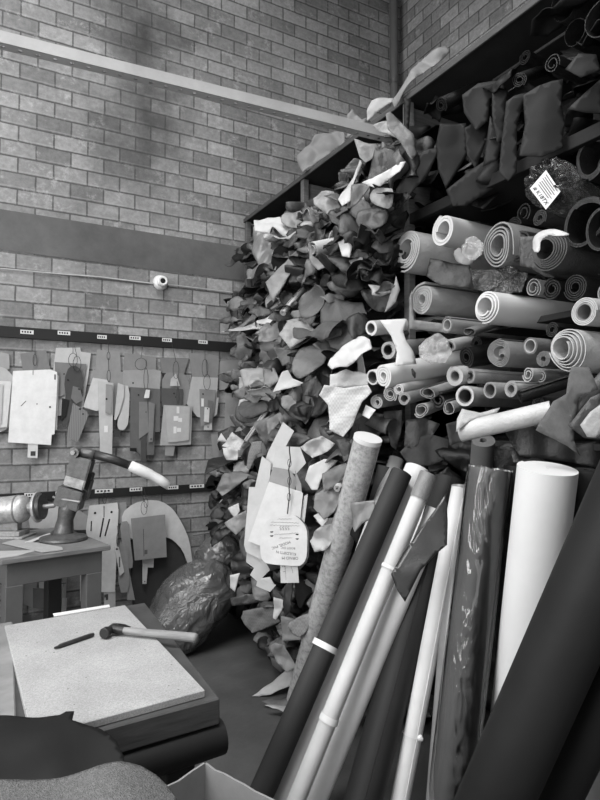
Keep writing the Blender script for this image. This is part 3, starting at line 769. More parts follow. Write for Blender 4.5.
hroll(487, 307, 17, 1.74, 'long white roll with an open wound end in the middle of the stack', .76, kind='paper', turns=3.2, thick=.7, rin=.55, wob=.02, tel=.02)
hroll(584, 312, 15, 1.72, 'pale spiral roll at the right end of the long white roll', .66, turns=3.2, thick=.7, core=.6, core_tone=.45)
hroll(447, 325, 8.5, 1.78, 'glassy pale tube just below the mid-grey roll with a crumpled core', .5, kind='shiny', turns=2, thick=.4, core=.7, core_tone=.55)
hroll(468, 332, 8.5, 1.76, 'grey half-open curled piece below the left end of the long white roll', .42, tail_px=(498, 322, 1.95), turns=1.3, thick=.12, wob=.12, flat=.7)
hroll(371, 328, 8, 1.62, 'white tube whose unrolled sheet hangs down over the pile', .84, kind='paper', tail_px=(410, 325, 1.9), turns=2.5, thick=.85, core=.65, core_tone=.4)
t_ = px_sheet('paper_sheet', [(380, 320.5), (407, 319), (403, 331), (406, 341), (414, 351), (418, 363), (395, 366), (397, 352), (391, 336)], None, (-.62, -.78, .1), mat('paper', .7), x=1.60, nz=(.004, 6), curls=[(0, -.12, .0)]); tag(t_, 'white sheet unrolled from the tube and hanging over the pale rolls', 'sheet')
hroll(383, 376, 12.5, 1.56, 'thick white roll with a torn hole, lying slanted across the pile', .8, kind='paper', tail_px=(452, 362, 2.0), turns=3, thick=.8, r_in=.02, wob=.04, L=.7)
hroll(372.5, 377, 8, 1.56, 'short white tube beside the open end of the thick torn roll', .76, kind='paper', tail_px=(390, 374, 1.68), turns=2, thick=.85, core=.75, core_tone=.3, L=.14)
h_ = tubeo('torn_hole', [P(412, 369, x=1.61), P(414, 374, x=1.61), P(415, 378, x=1.612)], [.004, .009, .003], mat('ink', .08), None, 6)
adopt(h_, [o for o in COL.objects if o.get('label', '').startswith('thick white roll')][0])
hroll(399, 389, 6, 1.60, 'thin pale roll lying just under the thick torn roll', .7, kind='paper', tail_px=(438, 379, 1.95), turns=2, thick=.6, r_in=.012)
hroll(390, 394, 8.5, 1.62, 'light grey roll end below the thin pale roll', .6, tail_px=(410, 391, 1.8), turns=3, thick=.6, L=.6)
hroll(377, 402, 7.5, 1.60, 'small light roll with a folded paper corner, lowest of the pale rolls', .6, tail_px=(398, 399, 1.8), turns=2.5, thick=.8, L=.5)
t_ = px_sheet('paper_sheet', [(366, 405), (376, 410), (369, 419), (362, 415)], None, (-.6, -.7, .3), mat('paper', .84), x=1.56, nz=(.003, 10)); tag(t_, 'small white paper corner sticking out at the lowest left of the pale rolls', 'sheet')
hroll(388, 350, 9, 1.66, 'grey thick-walled tube half hidden by the hanging white sheet', .55, tail_px=(420, 346, 1.95), turns=2.5, thick=.9, core=.6, core_tone=.25)
hroll(353, 331, 0.1, 1.7, '', .5) if False else None
hroll(449, 346, 7, 1.72, 'small pale tube by the crumpled clear plastic', .66, kind='paper', tail_px=(468, 342, 1.9), turns=2, thick=.8, core=.65, core_tone=.3)
hroll(466, 357, 11, 1.75, 'black shiny roll in the middle of the small tubes', .06, kind='shiny', tail_px=(510, 350, 2.0), turns=3, thick=.6, wob=.04)
hroll(499, 353, 14, 1.77, 'roll of loose pale wavy layers beside the black shiny roll', .46, turns=4.5, thick=.4, rin=.5, wob=.07, tel=.0, flat=1.1)
hroll(502, 358, 10, 1.80, 'light grey roll coming out of the loose wavy layers', .55, turns=2.5, thick=.7, core=.5)
hroll(530, 346, 9, 1.78, 'grey tube left of the big open spiral roll', .36, turns=2, thick=.8, core=.78, core_tone=.55)
hroll(543, 359, 8.5, 1.76, 'grey roll with tight dark rings between two tubes', .36, turns=5, thick=.6)
hroll(569, 349, 22, 1.70, 'big pale open spiral roll near the right edge of the photo', .62, turns=4.6, thick=.4, rin=.45, wob=.05, tel=.04, tail=.1)
hroll(455, 376, 10.5, 1.70, 'thick-walled light grey tube left of the ribbed small roll', .62, turns=3, thick=.93, core=.55, core_tone=.5, tail_px=(490, 371, 1.95))
hroll(470, 376, 7.5, 1.74, 'small ribbed grey roll between two pale tubes', .48, turns=5, thick=.75, core=.65, core_tone=.3)
hroll(528, 374, 8, 1.74, 'light open roll under the tight dark ringed roll', .58, turns=2, thick=.4, wob=.06)
hroll(541, 376, 7, 1.78, 'narrow pale roll under the big open spiral roll', .5, turns=2, thick=.5)
hroll(465, 396, 10.5, 1.68, 'pale tube at the bottom of the stack above the slanted tan roll', .62, turns=3, thick=.9, core=.72, core_tone=.35, tail_px=(500, 398, 1.98))
hroll(490, 390, 8.5, 1.71, 'light grey cardboard tube, first of the pair in the bottom row', .52, turns=2, thick=.9, core=.8, core_tone=.35)
hroll(511, 389, 8.5, 1.71, 'light grey wound tube, second of the pair in the bottom row', .54, turns=4, thick=.75, core=.6, core_tone=.4)
hroll(520, 397, 7, 1.66, 'soft black roll slanting over the bottom row of tubes', .06, tail_px=(565, 383, 1.8), turns=2.5, wob=.08, L=.7)
hroll(538, 404, 8, 1.74, 'dark roll in plastic below the soft black roll', .14, turns=3)
hroll(566, 420, 9, 1.60, 'grey squashed roll slanting up beside the pointed hanging leather', .36, tail_px=(592, 392, 1.72), turns=1.6, thick=.16, wob=.1, L=.5)
t_ = px_sheet('leather_sheet', [(552, 402), (566, 394), (572, 366), (588, 368), (597, 390), (580, 396), (574, 424), (572, 440), (579, 456), (566, 446), (552, 438), (536, 430)], None, (-.55, -.83, .1), mat('suede', .34), x=1.60, nz=(.01, 7), rid=[(.3, .14, .012, .2)]); tag(t_, 'pointed grey suede piece hanging beside the squashed roll', 'leather', 'loose leather pieces among the rolls')
t_ = px_sheet('leather_sheet', [(580, 425), (590, 412), (604, 402), (604, 432), (596, 438), (587, 437)], None, (-.7, -.7, .1), mat('leather', .56), x=1.56, nz=(.006, 8), curls=[(.6, .05, .01)]); tag(t_, 'pale curled leather edge at the photo edge below the squashed roll', 'leather', 'loose leather pieces among the rolls')
t_ = px_sheet('leather_sheet', [(568, 426), (590, 398), (603, 392), (603, 440), (584, 438)], None, (-.7, -.7, .1), mat('leather', .2), x=1.62, nz=(.01, 8)); tag(t_, 'dark leather piece behind the pale curled edge near the photo edge', 'leather', 'loose leather pieces among the rolls')
hroll(460, 432, 10.5, 1.50, 'slanted tan roll with crumpled end lying over the standing rolls', .62, tail_px=(528, 416, 1.62), turns=3, thick=.3, wob=.06, L=.31, kind='leather')
t_ = px_sheet('leather_sheet', [(457, 419), (462, 409), (480, 413), (500, 408), (497, 413), (470, 421), (456, 432)], None, (-.6, -.7, .4), mat('leather', .56), x=1.52, nz=(.008, 12)); tag(t_, 'crumpled tan leather on top of the slanted tan roll', 'leather', 'loose leather pieces among the rolls')
hroll(515, 437, 7, 1.80, 'dark roll wrapped in clear plastic behind the standing rolls', .2, turns=3, kind='shiny')
hroll(344, 309+0, 0.1, 1.7, '', .5) if False else None
hroll(375, 329, 11, 1.70, 'black roll just behind the white tube with the unrolled sheet', .05, tail_px=(400, 322, 2.0), turns=2.5, L=.8, wob=.04) if False else None
hroll(362, 323, 11.5, 1.68, 'black soft roll beside the white tube with the unrolled sheet', .06, tail_px=(400, 316, 2.0), turns=2, L=.5, wob=.1)
hroll(389, 288, 11, 1.80, 'black hollow roll among the scraps below the big pale spiral roll', .06, tail_px=(398, 282, 2.1), turns=2, thick=.3, L=.5, wob=.07)
hroll(327, 344, 6.5, 1.62, 'small grey tube poking out of the scraps left of the white crumpled sheet', .46, tail_px=(345, 338, 1.75), turns=2, thick=.6, core=.7, core_tone=.3, L=.25)
CPL = plastic_mat('crumpled_clear', .4, .5, 20, .6)
t_ = px_sheet('plastic_film', [(418, 345), (425, 338), (440, 334), (447, 338), (452, 352), (446, 361), (430, 364), (420, 358)], None, (-.7, -.6, .3), CPL, x=1.62, step=.008, nz=(.012, 14), cr=(.016, 20)); tag(t_, 'crumpled clear plastic stuffed between the pale tubes', 'plastic')
t_ = px_sheet('plastic_film', [(462, 246), (466, 238), (476, 236), (484, 244), (482, 256), (470, 260), (462, 254)], None, (-.7, -.6, .3), CPL, x=1.70, step=.008, nz=(.012, 14), cr=(.016, 20)); tag(t_, 'crumpled grey plastic beside the roll of loose open layers', 'plastic')
t_ = px_sheet('plastic_film', [(470, 270), (500, 266), (528, 272), (522, 290), (495, 294), (474, 288)], None, (-.7, -.6, .2), plastic_mat('dark_film', .04, 1, 18, .8), x=1.80, step=.01, nz=(.02, 10), cr=(.02, 16)); tag(t_, 'dark shiny plastic bundle below the roll of loose open layers', 'plastic')
t_ = px_sheet('leather_sheet', [(453, 252), (460, 247), (468, 256), (476, 262), (466, 266), (456, 262)], None, (-.7, -.6, .2), mat('leather', .42), x=1.72, nz=(.01, 10), rounding=1); tag(t_, 'small grey flap under the light smooth roll', 'leather', 'loose leather pieces among the rolls')
t_ = px_sheet('leather_sheet', [(430, 258), (448, 262), (470, 266), (478, 290), (440, 286), (426, 276)], None, (-.7, -.6, .2), mat('leather', .1), x=1.84, nz=(.02, 9)); tag(t_, 'charcoal crumpled hide between the big pale spiral roll and the row below', 'leather', 'loose leather pieces among the rolls')
hroll(421, 410, 8, 1.62, 'pale conical roll end at the lower edge of the small tubes', .6, tail_px=(440, 404, 1.8), turns=1.8, thick=.3, L=.3, wob=.1, rin=.55, taper=.3)
hroll(438, 400, 9, 1.70, 'black open roll between the pale tubes low in the stack', .06, tail_px=(460, 396, 2.0), turns=2, thick=.6, L=.5, wob=.05)
hroll(428, 393, 8, 1.64, 'light grey half-flattened roll above the pale conical roll end', .56, tail_px=(450, 386, 1.9), turns=1.6, thick=.25, L=.5, wob=.1, flat=.8, rin=.6)
hroll(404, 399, 7, 1.60, 'grey tube end beside the small white paper corner', .5, tail_px=(425, 394, 1.8), turns=2, thick=.8, L=.4, rin=.6)
hroll(449, 408, 7, 1.66, 'small pale curl of leather left of the slanted tan roll', .6, tail_px=(462, 404, 1.8), turns=1.4, thick=.25, L=.3, wob=.12, rin=.6)
hroll(476, 344, 8, 1.84, 'black roll above the black shiny roll', .05, turns=3, L=.8)
hroll(432, 326, 9, 1.84, 'black soft roll under the mid-grey roll', .05, turns=2, L=.8, wob=.1)
hroll(552, 330, 8, 1.86, 'dark roll beneath the long white roll near its far end', .1, turns=3)
hroll(583, 402, 9, 1.80, 'dark roll behind the squashed grey roll', .08, turns=2.5, wob=.06)
# upper shelf: dark rolls and the wrapped bale
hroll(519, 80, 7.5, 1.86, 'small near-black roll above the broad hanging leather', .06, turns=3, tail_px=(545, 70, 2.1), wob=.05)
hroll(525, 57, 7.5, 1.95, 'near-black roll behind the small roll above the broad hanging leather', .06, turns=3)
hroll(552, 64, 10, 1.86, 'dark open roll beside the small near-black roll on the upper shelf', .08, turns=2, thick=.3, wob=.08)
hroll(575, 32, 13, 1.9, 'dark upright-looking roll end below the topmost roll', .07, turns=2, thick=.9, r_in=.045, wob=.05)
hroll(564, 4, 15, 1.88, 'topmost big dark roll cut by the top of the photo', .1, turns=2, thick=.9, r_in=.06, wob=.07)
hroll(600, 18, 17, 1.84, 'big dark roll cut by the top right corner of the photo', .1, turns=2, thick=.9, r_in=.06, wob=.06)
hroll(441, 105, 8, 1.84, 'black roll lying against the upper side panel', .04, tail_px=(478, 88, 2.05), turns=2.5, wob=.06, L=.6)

# plastic wrapped bale with its label
bp = P(546, 181, x=1.80); R0 = 26*uv(bp)[2]/F
bd = Vector((.93, .2, .02)).normalized()
x_, y_, _ = frame_of(bd); bm = bmesh.new(); seg = 64; prof = [(.10, .03), (.3, .004), (.55, -.012), (.8, -.005), (.95, .02), (1.0, .07), (1.0, .2), (1.0, .5), (.9, .62), (.5, .66), (.0, .66)]
rings = []
for r, s in prof:
    rings.append([bm.verts.new(bp+bd*(s+.012*noise.noise(Vector((math.cos(a)*3*r, math.sin(a)*3*r, s*6))) + (.014*math.sin(a*11+r*5)*min(1, r*1.4) if s < .06 else 0)) +
        (x_*math.cos(a)+y_*math.sin(a))*R0*r*(1+.04*math.sin(2*a)+.03*noise.noise(Vector((a*2, s*9, 1))))) for a in (2*PI*k/seg for k in range(seg))])
for a, b in zip(rings, rings[1:]):
    for k in range(seg): bm.faces.new((a[k], a[(k+1) % seg], b[(k+1) % seg], b[k]))
bmesh.ops.recalc_face_normals(bm, faces=bm.faces)
pm, nt, b = nodes('wrapped_plastic')
tc = N(nt, 'ShaderNodeTexCoord'); wv = N(nt, 'ShaderNodeTexNoise', Scale=16, Detail=6, Roughness=.7, Distortion=3.5); nt.links.new(tc.outputs['Object'], wv.inputs['Vector'])
b.inputs['Base Color'].default_value = (.03, .03, .03, 1); b.inputs['Roughness'].default_value = .16; b.inputs['Specular IOR Level'].default_value = 1; b.inputs['Coat Weight'].default_value = .6
bump(nt, b, wv.outputs['Fac'], 1, .06)
bale = recentre(link('wrapped_bale', bm, pm, None, True)); tag(bale, 'dark bale in shiny gathered plastic with a white square label', 'bale')
lab = [(546, 170), (560.5, 191.5), (546, 209.5), (530, 188.5)]
ln = Vector((-.62, -.74, .12)).normalized(); LO = P(545.5, 190, x=1.765)
def on(u, v, lift=0):
    d = P(u, v, t=1)-CP; return CP+d*((LO-CP).dot(ln)/d.dot(ln))+ln*lift
q = prism('paper_label', [on(*a) for a in lab], ln, .002, mat('paper', .9)); adopt(q, bale); q['label'] = 'white square paper label'
ex_ = (on(546, 209.5)-on(530, 188.5)).normalized(); ey_ = ln.cross(ex_)
for k in range(6):
    a = on(546, 170).lerp(on(530, 188.5), .12+.1*k)*1; b2 = on(560.5, 191.5).lerp(on(546, 209.5), .12+.1*k)
    s0, s1 = (.15, .8) if k % 2 else (.12, .9)
    o = tubeo('print_line', [a.lerp(b2, s0)+ln*.0016, a.lerp(b2, s1)+ln*.0016], .0016, mat('ink', .5), None, 4); adopt(o, q)
c = on(531, 187.5).lerp(on(560, 192), .0); cc = (on(530, 188.5)+on(546, 209.5))/2 + (on(546, 190)-(on(530, 188.5)+on(546, 209.5))/2).normalized()*.014+ln*.0015
M = Matrix((ex_.to_4d(), ey_.to_4d(), ln.to_4d(), (0, 0, 0, 1))).transposed()
for i in range(3): M[3][i] = 0
text_mesh('# K18TX', .021, Matrix.Translation(cc) @ M, mat('ink', .05), q)

# filler rolls further back, dark ends showing in the gaps
for k in range(46):
    y = RND.uniform(1.15, 2.2); z = RND.choice([RND.uniform(1.44, 1.8), RND.uniform(1.93, 2.4)])
    r = RND.uniform(.03, .055); x = RND.uniform(1.97, 2.1)
    u, v, tt = uv(V(x, y, z))
    if u > 640: continue
    roll(V(x, y, z), V(1, RND.uniform(-.05, .05), 0), 1.1, r, '', RND.choice([.07, .1, .16, .24, .3, .4]), turns=RND.choice([2, 3, 4]), thick=RND.choice([.4, .7]), wob=.04)['filler'] = 1

# ================================================================ STANDING ROLLS
def lean(top, xt, bot, rt_px, label, tone, kind='leather', core=0, cover=.0, over=1.03, **k):
    """a long roll leaning on the rack: top centre in the photo on plane x=xt, foot on the floor"""
    a = P(top[0], top[1], x=xt); b = P(bot[0], bot[1], z=0.0)
    r = rt_px*uv(a)[2]/F; d = (b-a)
    sl = math.sqrt(max(0, 1-(d.normalized().z)**2)); b = P(bot[0], bot[1], z=r*sl); d = b-a
    if core: core *= r
    return roll(a, d, d.length, r, label, tone, kind, core=core, group='long rolls standing against the rack', **k)
TT = dict(turns=5, thick=.9, wob=.008)
def band(roll_, u, v, xt_t, w, m, grow=1.02, nm='tape_band', lab=None):
    """tape band around a standing roll at the photo height v"""
    me = roll_.data; o = roll_
    # axis from the mesh ends
    ax = o['ax0']; bx = o['ax1']; A = Vector(ax); Bv = Vector(bx)
    best = min((abs(uv(A.lerp(Bv, s/200))[1]-v), s/200) for s in range(201))[1]
    c = A.lerp(Bv, best); d = (Bv-A).normalized()
    q = link(nm, ring_bm(c-d*w/2, d, w, o['rad']*grow, o['rad']*1.0), m, None, 'edge'); adopt(q, o)
    if lab: q['label'] = lab
    return q
s1 = lean((368, 438), 1.52, (298, 700), 14, 'mottled tan paper roll standing apart, first from the scrap heap', .6, 'mottled', turns=4, thick=.95, wob=.01, core=.8, core_tone=.5)
e_ = link('end_cap', ring_bm(Vector(s1['ax0'])-(Vector(s1['ax1'])-Vector(s1['ax0'])).normalized()*.004, (Vector(s1['ax1'])-Vector(s1['ax0'])).normalized(), .02, s1['rad']*1.03, .001), mat('paper', .8), None, 'edge'); adopt(e_, s1); e_['label'] = 'pale paper end'
lean((385, 466), 1.70, (318, 740), 8, 'dim grey roll just behind the mottled tan roll', .36, 'smooth', **TT)
lean((397, 459), 1.76, (278, 790), 8, 'thin white roll showing behind the matt charcoal roll', .76, 'paper', **TT)
s3 = lean((401, 473), 1.57, (236, 850), 11.5, 'matt charcoal roll held by one white tape band', .14, 'smooth', **TT)
band(s3, 0, 646, 0, .022, mat('paper', .8), 1.04, lab='white tape band')
lean((418, 469), 1.70, (268, 828), 13.5, 'white roll directly behind the banded pale roll', .78, 'paper', **TT)
s5 = lean((428, 475), 1.48, (266, 875), 8.5, 'pale roll with a grey upper end and tape bands', .68, 'smooth', **TT)
A, Bv = Vector(s5['ax0']), Vector(s5['ax1']); d = (Bv-A).normalized()
q = link('grey_sleeve', ring_bm(A-d*.004, d, .10, s5['rad']*1.03, s5['rad']), mat('leather', .42), None, 'edge'); adopt(q, s5); q['label'] = 'grey sleeve at the upper end'
band(s5, 0, 568, 0, .012, mat('paper', .8), 1.05, lab='white tape band'); band(s5, 0, 718, 0, .022, mat('paper', .8), 1.05, lab='white tape band')
q = link('grey_sleeve', ring_bm(A+d*1.30, d, .16, s5['rad']*1.02, s5['rad']), mat('leather', .5), None, 'edge'); adopt(q, s5)
lean((437, 490), 1.66, (311, 815), 6, 'slim white roll squeezed between the banded roll and the pale smooth roll', .74, 'paper', **TT)
s7 = lean((437, 510), 1.52, (297, 846), 11, 'pale smooth roll running under the dark shiny leather flap', .74, 'smooth', **TT)
lean((448, 480), 1.66, (344, 868), 17, 'broad charcoal roll beneath the dark shiny leather flap', .13, 'smooth', turns=4, thick=.9, wob=.02)
s9 = lean((460, 488), 1.58, (388, 862), 9, 'light roll tied with a knotted string near its lower end', .72, 'smooth', **TT)
band(s9, 0, 735, 0, .003, mat('paper', .8), 1.03, 'string')
c = min((Vector(s9['ax0']).lerp(Vector(s9['ax1']), k/100) for k in range(101)), key=lambda w_: abs(uv(w_)[1]-738))
kn = P(uv(c)[0]+8, 738, t=uv(c)[2]-s9['rad']*.75); bm = bmesh.new(); bmesh.ops.create_icosphere(bm, subdivisions=2, radius=.011)
for v in bm.verts: v.co = v.co*(1+.4*noise.noise(v.co*120))+kn
adopt(link('string_knot', bm, mat('paper', .85), None, True), s9)
lean((462, 486), 1.60, (432, 880), 12.5, 'silvery grey roll standing beside the plastic-wrapped roll', .42, 'shiny', turns=3, thick=.9, wob=.02)
lean((483, 440), 1.72, (462, 700), 12.5, 'dull grey tube rising behind the plastic-wrapped roll', .3, 'smooth', **TT)
s11 = lean((490, 469), 1.54, (442, 870), 21.5, 'stout dark roll wrapped in crinkled clear plastic', .3, 'smooth', turns=4, thick=.9, wob=.02)
A, Bv = Vector(s11['ax0']), Vector(s11['ax1']); d = (Bv-A).normalized(); xa, ya, _ = frame_of(d); LL = (Bv-A).length
wc = (CP-A.lerp(Bv, .4)); wc = wc-d*wc.dot(d); a0 = math.atan2(wc.dot(ya), wc.dot(xa))
bm = bmesh.new(); rg_ = []
nl, seg = 260, 120
for j in range(nl+1):
    s = LL*j/nl*.97
    rg_.append([bm.verts.new(A+d*(s-.006)+(xa*math.cos(a)+ya*math.sin(a))*(s11['rad']*1.03+(.0+.012*math.exp(-(((a-a0-.25*math.sin(s*4)+PI)%(2*PI)-PI)/.33)**2)*max(0, .5+noise.noise(Vector((0, 3, s*4)))*1.4))*(1-abs(noise.noise(Vector((a*5+s*8, s*14, 2))))*3.2)+.0015*noise.noise(Vector((a*1, s*3, 9))))) for a in (2*PI*k/seg for k in range(seg))])
for a, b in zip(rg_, rg_[1:]):
    for k in range(seg): bm.faces.new((a[k], a[(k+1) % seg], b[(k+1) % seg], b[k]))
pw, nt, b = nodes('clear_wrap')
nt.nodes.remove(b); gl = N(nt, 'ShaderNodeBsdfGlossy', Roughness=.06); tr = N(nt, 'ShaderNodeBsdfTransparent'); fz = N(nt, 'ShaderNodeFresnel', IOR=1.5); ms = N(nt, 'ShaderNodeMixShader')
gl.inputs[0].default_value = (.95, .95, .95, 1)
nt.links.new(fz.outputs[0], ms.inputs[0]); nt.links.new(tr.outputs[0], ms.inputs[1]); nt.links.new(gl.outputs[0], ms.inputs[2]); nt.links.new(ms.outputs[0], nt.nodes['Material Output'].inputs[0])
tc = N(nt, 'ShaderNodeTexCoord'); wv = N(nt, 'ShaderNodeTexNoise', Scale=11, Detail=4, Roughness=.6, Distortion=3); nt.links.new(tc.outputs['Object'], wv.inputs['Vector'])
nb = N(nt, 'ShaderNodeBump', Strength=.35, Distance=.01); lo = N(nt, 'ShaderNodeTexNoise', Scale=4.5, Detail=2); nt.links.new(tc.outputs['Object'], lo.inputs['Vector']); mk = N(nt, 'ShaderNodeMath', operation='MULTIPLY'); nt.links.new(wv.outputs['Fac'], mk.inputs[0]); nt.links.new(ramp(nt, lo.outputs['Fac'], [(.5, 0), (.62, 1)]), mk.inputs[1]); nt.links.new(mk.outputs[0], nb.inputs['Height']); nt.links.new(nb.outputs[0], gl.inputs['Normal']); nt.links.new(nb.outputs[0], fz.inputs['Normal'])
q = link('plastic_wrap', bm, pw, None, True); adopt(q, s11); q['label'] = 'clear crinkled plastic wrap'
lean((517, 466), 1.74, (500, 840), 14, 'near-black roll between the wrapped roll and the big white roll', .06, 'smooth', **TT)
lean((548, 468), 1.56, (505, 840), 30, 'big bright white roll, the widest standing one', .8, 'paper', turns=9, thick=1.0, wob=.006, r_in=.008)
lean((588, 470), 1.70, (560, 860), 13, 'dark roll just beyond the big white roll', .14, 'smooth', **TT)
s13 = lean((661, 430), 1.42, (439, 928), 42, 'huge matt black roll leaning across in front of the others', .1, 'smooth', turns=4, thick=.95, wob=.015)
lean((682, 540), 1.46, (508, 905), 25, 'second matt black roll under the huge one', .08, 'smooth', turns=4, thick=.95, wob=.015)
lean((672, 640), 1.50, (575, 880), 26, 'light grey roll in the lower corner beside the second black roll', .5, 'smooth', turns=4, thick=.95, wob=.015)
lean((616, 480), 1.66, (600, 880), 9, 'pale narrow roll by the photo edge behind the huge black roll', .6, 'paper', **TT)
# dark shiny leather flap folded over the pale roll
t_ = px_sheet('leather_flap', [(447, 492), (448, 520), (447, 545), (437, 553), (421, 570), (405, 602), (397, 590), (391, 574), (403, 553), (420, 530), (436, 508)], None, (-.72, -.68, .12), mat('shiny', .13), t=1.95, nz=(.006, 6), step=.014, curls=[(.6, -.25, .02)], th=.004); tag(t_, 'dark shiny pointed leather flap folded over the pale standing rolls', 'leather')
# ================================================================ LEATHER SCRAPS IN THE RACK
G1 = 'leather scraps heaped in the rack'
def bulge(z):
    return .27 if z < 1.4 else (.27-.1*(z-1.4)/1.6 if z < 2.5 else max(.03, .195-.45*(z-2.5)))
REGION = [(246, 232), (262, 224), (285, 214), (302, 206), (316, 198), (332, 192), (344, 182), (358, 164), (366, 148), (386, 142), (402, 118), (440, 116), (455, 170), (452, 200), (412, 226), (395, 260), (398, 300), (362, 322), (345, 370), (352, 420), (380, 432), (358, 470), (345, 520), (330, 600), (312, 655), (292, 668), (262, 645), (232, 606), (208, 560), (212, 520), (206, 482), (226, 440), (230, 400), (220, 330), (234, 280)]
def blob(sx, sy, n=None, jag=.5):
    n = n or RND.randint(4, 8); o = []
    for i in range(n):
        a = 2*PI*(i+RND.uniform(-.3, .3))/n; r = RND.uniform(1-jag, 1)
        o.append((sx*r*math.cos(a), sy*r*math.sin(a)))
    return smooth_poly(o, RND.choice([0, 0, 0, 1, 2]))
ADJ = {'lip': 'drooping', 'leaf': 'creased', 'twist': 'curled', 'long': 'narrow'}
def folds(size):
    return [(RND.uniform(0, 3), size*RND.uniform(.35, 1.1), RND.uniform(.008, .03), RND.random()) for _ in range(RND.randint(1, 3))]
def scrap(O, kind, size, tone, mk='leather', nrm=None):
    if kind == 'lip':
        a = RND.uniform(-.5, .5); out = Vector((-math.cos(a), math.sin(a)-.35, RND.uniform(-.35, .25))).normalized()
        ay = out.cross(Vector((0, 0, 1))).normalized(); an = ay.cross(out); 
        if an.z < 0: an = -an
        poly = blob(size*.6, size*RND.uniform(.4, .75))
        curls = [(RND.uniform(-.4, .4), -RND.uniform(.04, .12), RND.uniform(-.02, .05))]
        if RND.random() < .5: curls.append((PI/2*RND.choice([-1, 1]), RND.choice([-1, 1])*RND.uniform(.04, .15), RND.uniform(0, .05)))
        bm = sheet_mesh(poly, O, out, ay, an, max(.010, size/17), curls, folds(size), (RND.uniform(.002, .012), RND.uniform(5, 11)), 0, (RND.choice([0, .005, .01, .018]), RND.uniform(6, 15)))
    else:
        n = Vector(nrm) if nrm else Vector((-.75+RND.uniform(-.4, .4), -.6+RND.uniform(-.45, .45), RND.uniform(-.3, .65)))
        n.normalize(); ax = Vector((0, 0, 1)).cross(n).normalized(); ay = n.cross(ax)
        r = RND.uniform(0, 2*PI); ax, ay = ax*math.cos(r)+ay*math.sin(r), ay*math.cos(r)-ax*math.sin(r)
        if kind == 'leaf':
            poly = blob(size*.55, size*RND.uniform(.3, .55)); curls = [(RND.uniform(0, 6), RND.choice([-1, -1, 1])*RND.uniform(.06, .2), 0)]
        elif kind == 'long':
            poly = blob(size*.9, size*.22, 7); curls = [(RND.uniform(-.3, .3), -RND.uniform(.1, .3), 0), (PI/2, -RND.uniform(.03, .08), 0)]
        else:
            poly = blob(size*.6, size*RND.uniform(.35, .5)); curls = [(RND.uniform(0, 6), -RND.uniform(.02, .05), -.03)]
        bm = sheet_mesh(poly, O, ax, ay, n, max(.010, size/17), curls, folds(size), (RND.uniform(.002, .012), RND.uniform(5, 11)), 0, (RND.choice([0, .005, .01, .018]), RND.uniform(6, 15)))
    return recentre(link('leather_scrap', bm, mat(mk, tone*.86 if tone < .5 else tone), None, True, RND.choice([.002, .003, .0035])))
def tone_at(u, v):
    q = RND.random()
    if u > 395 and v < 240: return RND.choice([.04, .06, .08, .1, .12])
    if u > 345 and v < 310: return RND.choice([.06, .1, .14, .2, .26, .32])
    if v > 440: base = [.06, .1, .16, .24, .3, .4, .54]
    elif u < 300: base = [.06, .14, .22, .26, .32, .36, .42]
    else: base = [.06, .1, .18, .24, .28, .34, .4]
    if q < .04: return .66
    if q < .09: return .54
    return RND.choice(base)
SCR = []
tries = 0
while len(SCR) < 262 and tries < 9000:
    tries += 1
    y = RND.uniform(2.0, 4.2); z = RND.uniform(.06, 2.98); x = RX-bulge(z)+RND.uniform(-.06, .16)
    u, v, t = uv(V(x, y, z))
    if not in_poly(u, v, REGION): continue
    if u < 262 and v < 300 and x < 1.7: continue
    w = (t/4.2)**1.2
    if RND.random() > 1.25-w*.35: continue
    # keep scraps from stacking on one another's centre
    if any((u-s[1])**2+(v-s[2])**2 < 34 for s in SCR): continue
    kind = RND.choices(['lip', 'leaf', 'twist', 'long'], [.5, .2, .18, .12])[0]
    size = RND.choice([RND.uniform(.12, .22), RND.uniform(.2, .36), RND.uniform(.24, .4)])*(.85 if v > 560 else 1)
    if z < .25: size = min(size, .2)
    if y > 3.95: size = min(size, .24)
    if v < 230 or u > 355: size = min(size, .2)
    tone = tone_at(u, v)
    o = scrap(V(x, y, z), kind, size, tone, RND.choice(['leather', 'leather', 'suede']))
    lim = 216 if v < 350 else 221 if v < 440 else 203
    if y > 3.2 and min(uv(v_.co+o.location)[0] for v_ in o.data.vertices) < lim:
        bpy.data.objects.remove(o); continue
    zm = min(v_.co.z for v_ in o.data.vertices)+o.location.z
    if zm < .004: o.location.z += .004-zm
    ym = max(v_.co.y for v_ in o.data.vertices)+o.location.y
    if ym > D-.01: o.location.y -= ym-(D-.01)
    SCR.append((o, u, v, kind, size, tone))
# dark leather heaped on the upper shelf beside the bale
for k in range(30):
    y = RND.uniform(1.15, 2.3); z = RND.uniform(2.5, 2.98); x = RX+RND.uniform(-.02, .3)
    u, v, t = uv(V(x, y, z))
    if u > 620: continue
    kind = RND.choices(['lip', 'leaf', 'twist', 'long'], [.5, .25, .2, .05])[0]
    tone = RND.choice([.04, .06, .08])
    o = scrap(V(x, y, z), kind, RND.uniform(.16, .3), tone, 'smooth'); SCR.append((o, u, v, kind, .2, tone))
for k in range(16):
    y = RND.uniform(1.5, 2.4); z = RND.uniform(1.12, 1.40); x = RX+RND.uniform(-.08, .12)
    u, v, t = uv(V(x, y, z)); tone = RND.choice([.08, .12, .16, .22])
    o = scrap(V(x, y, z), RND.choice(['lip', 'leaf']), RND.uniform(.16, .3), tone); SCR.append((o, u, v, 'leaf', .2, tone))

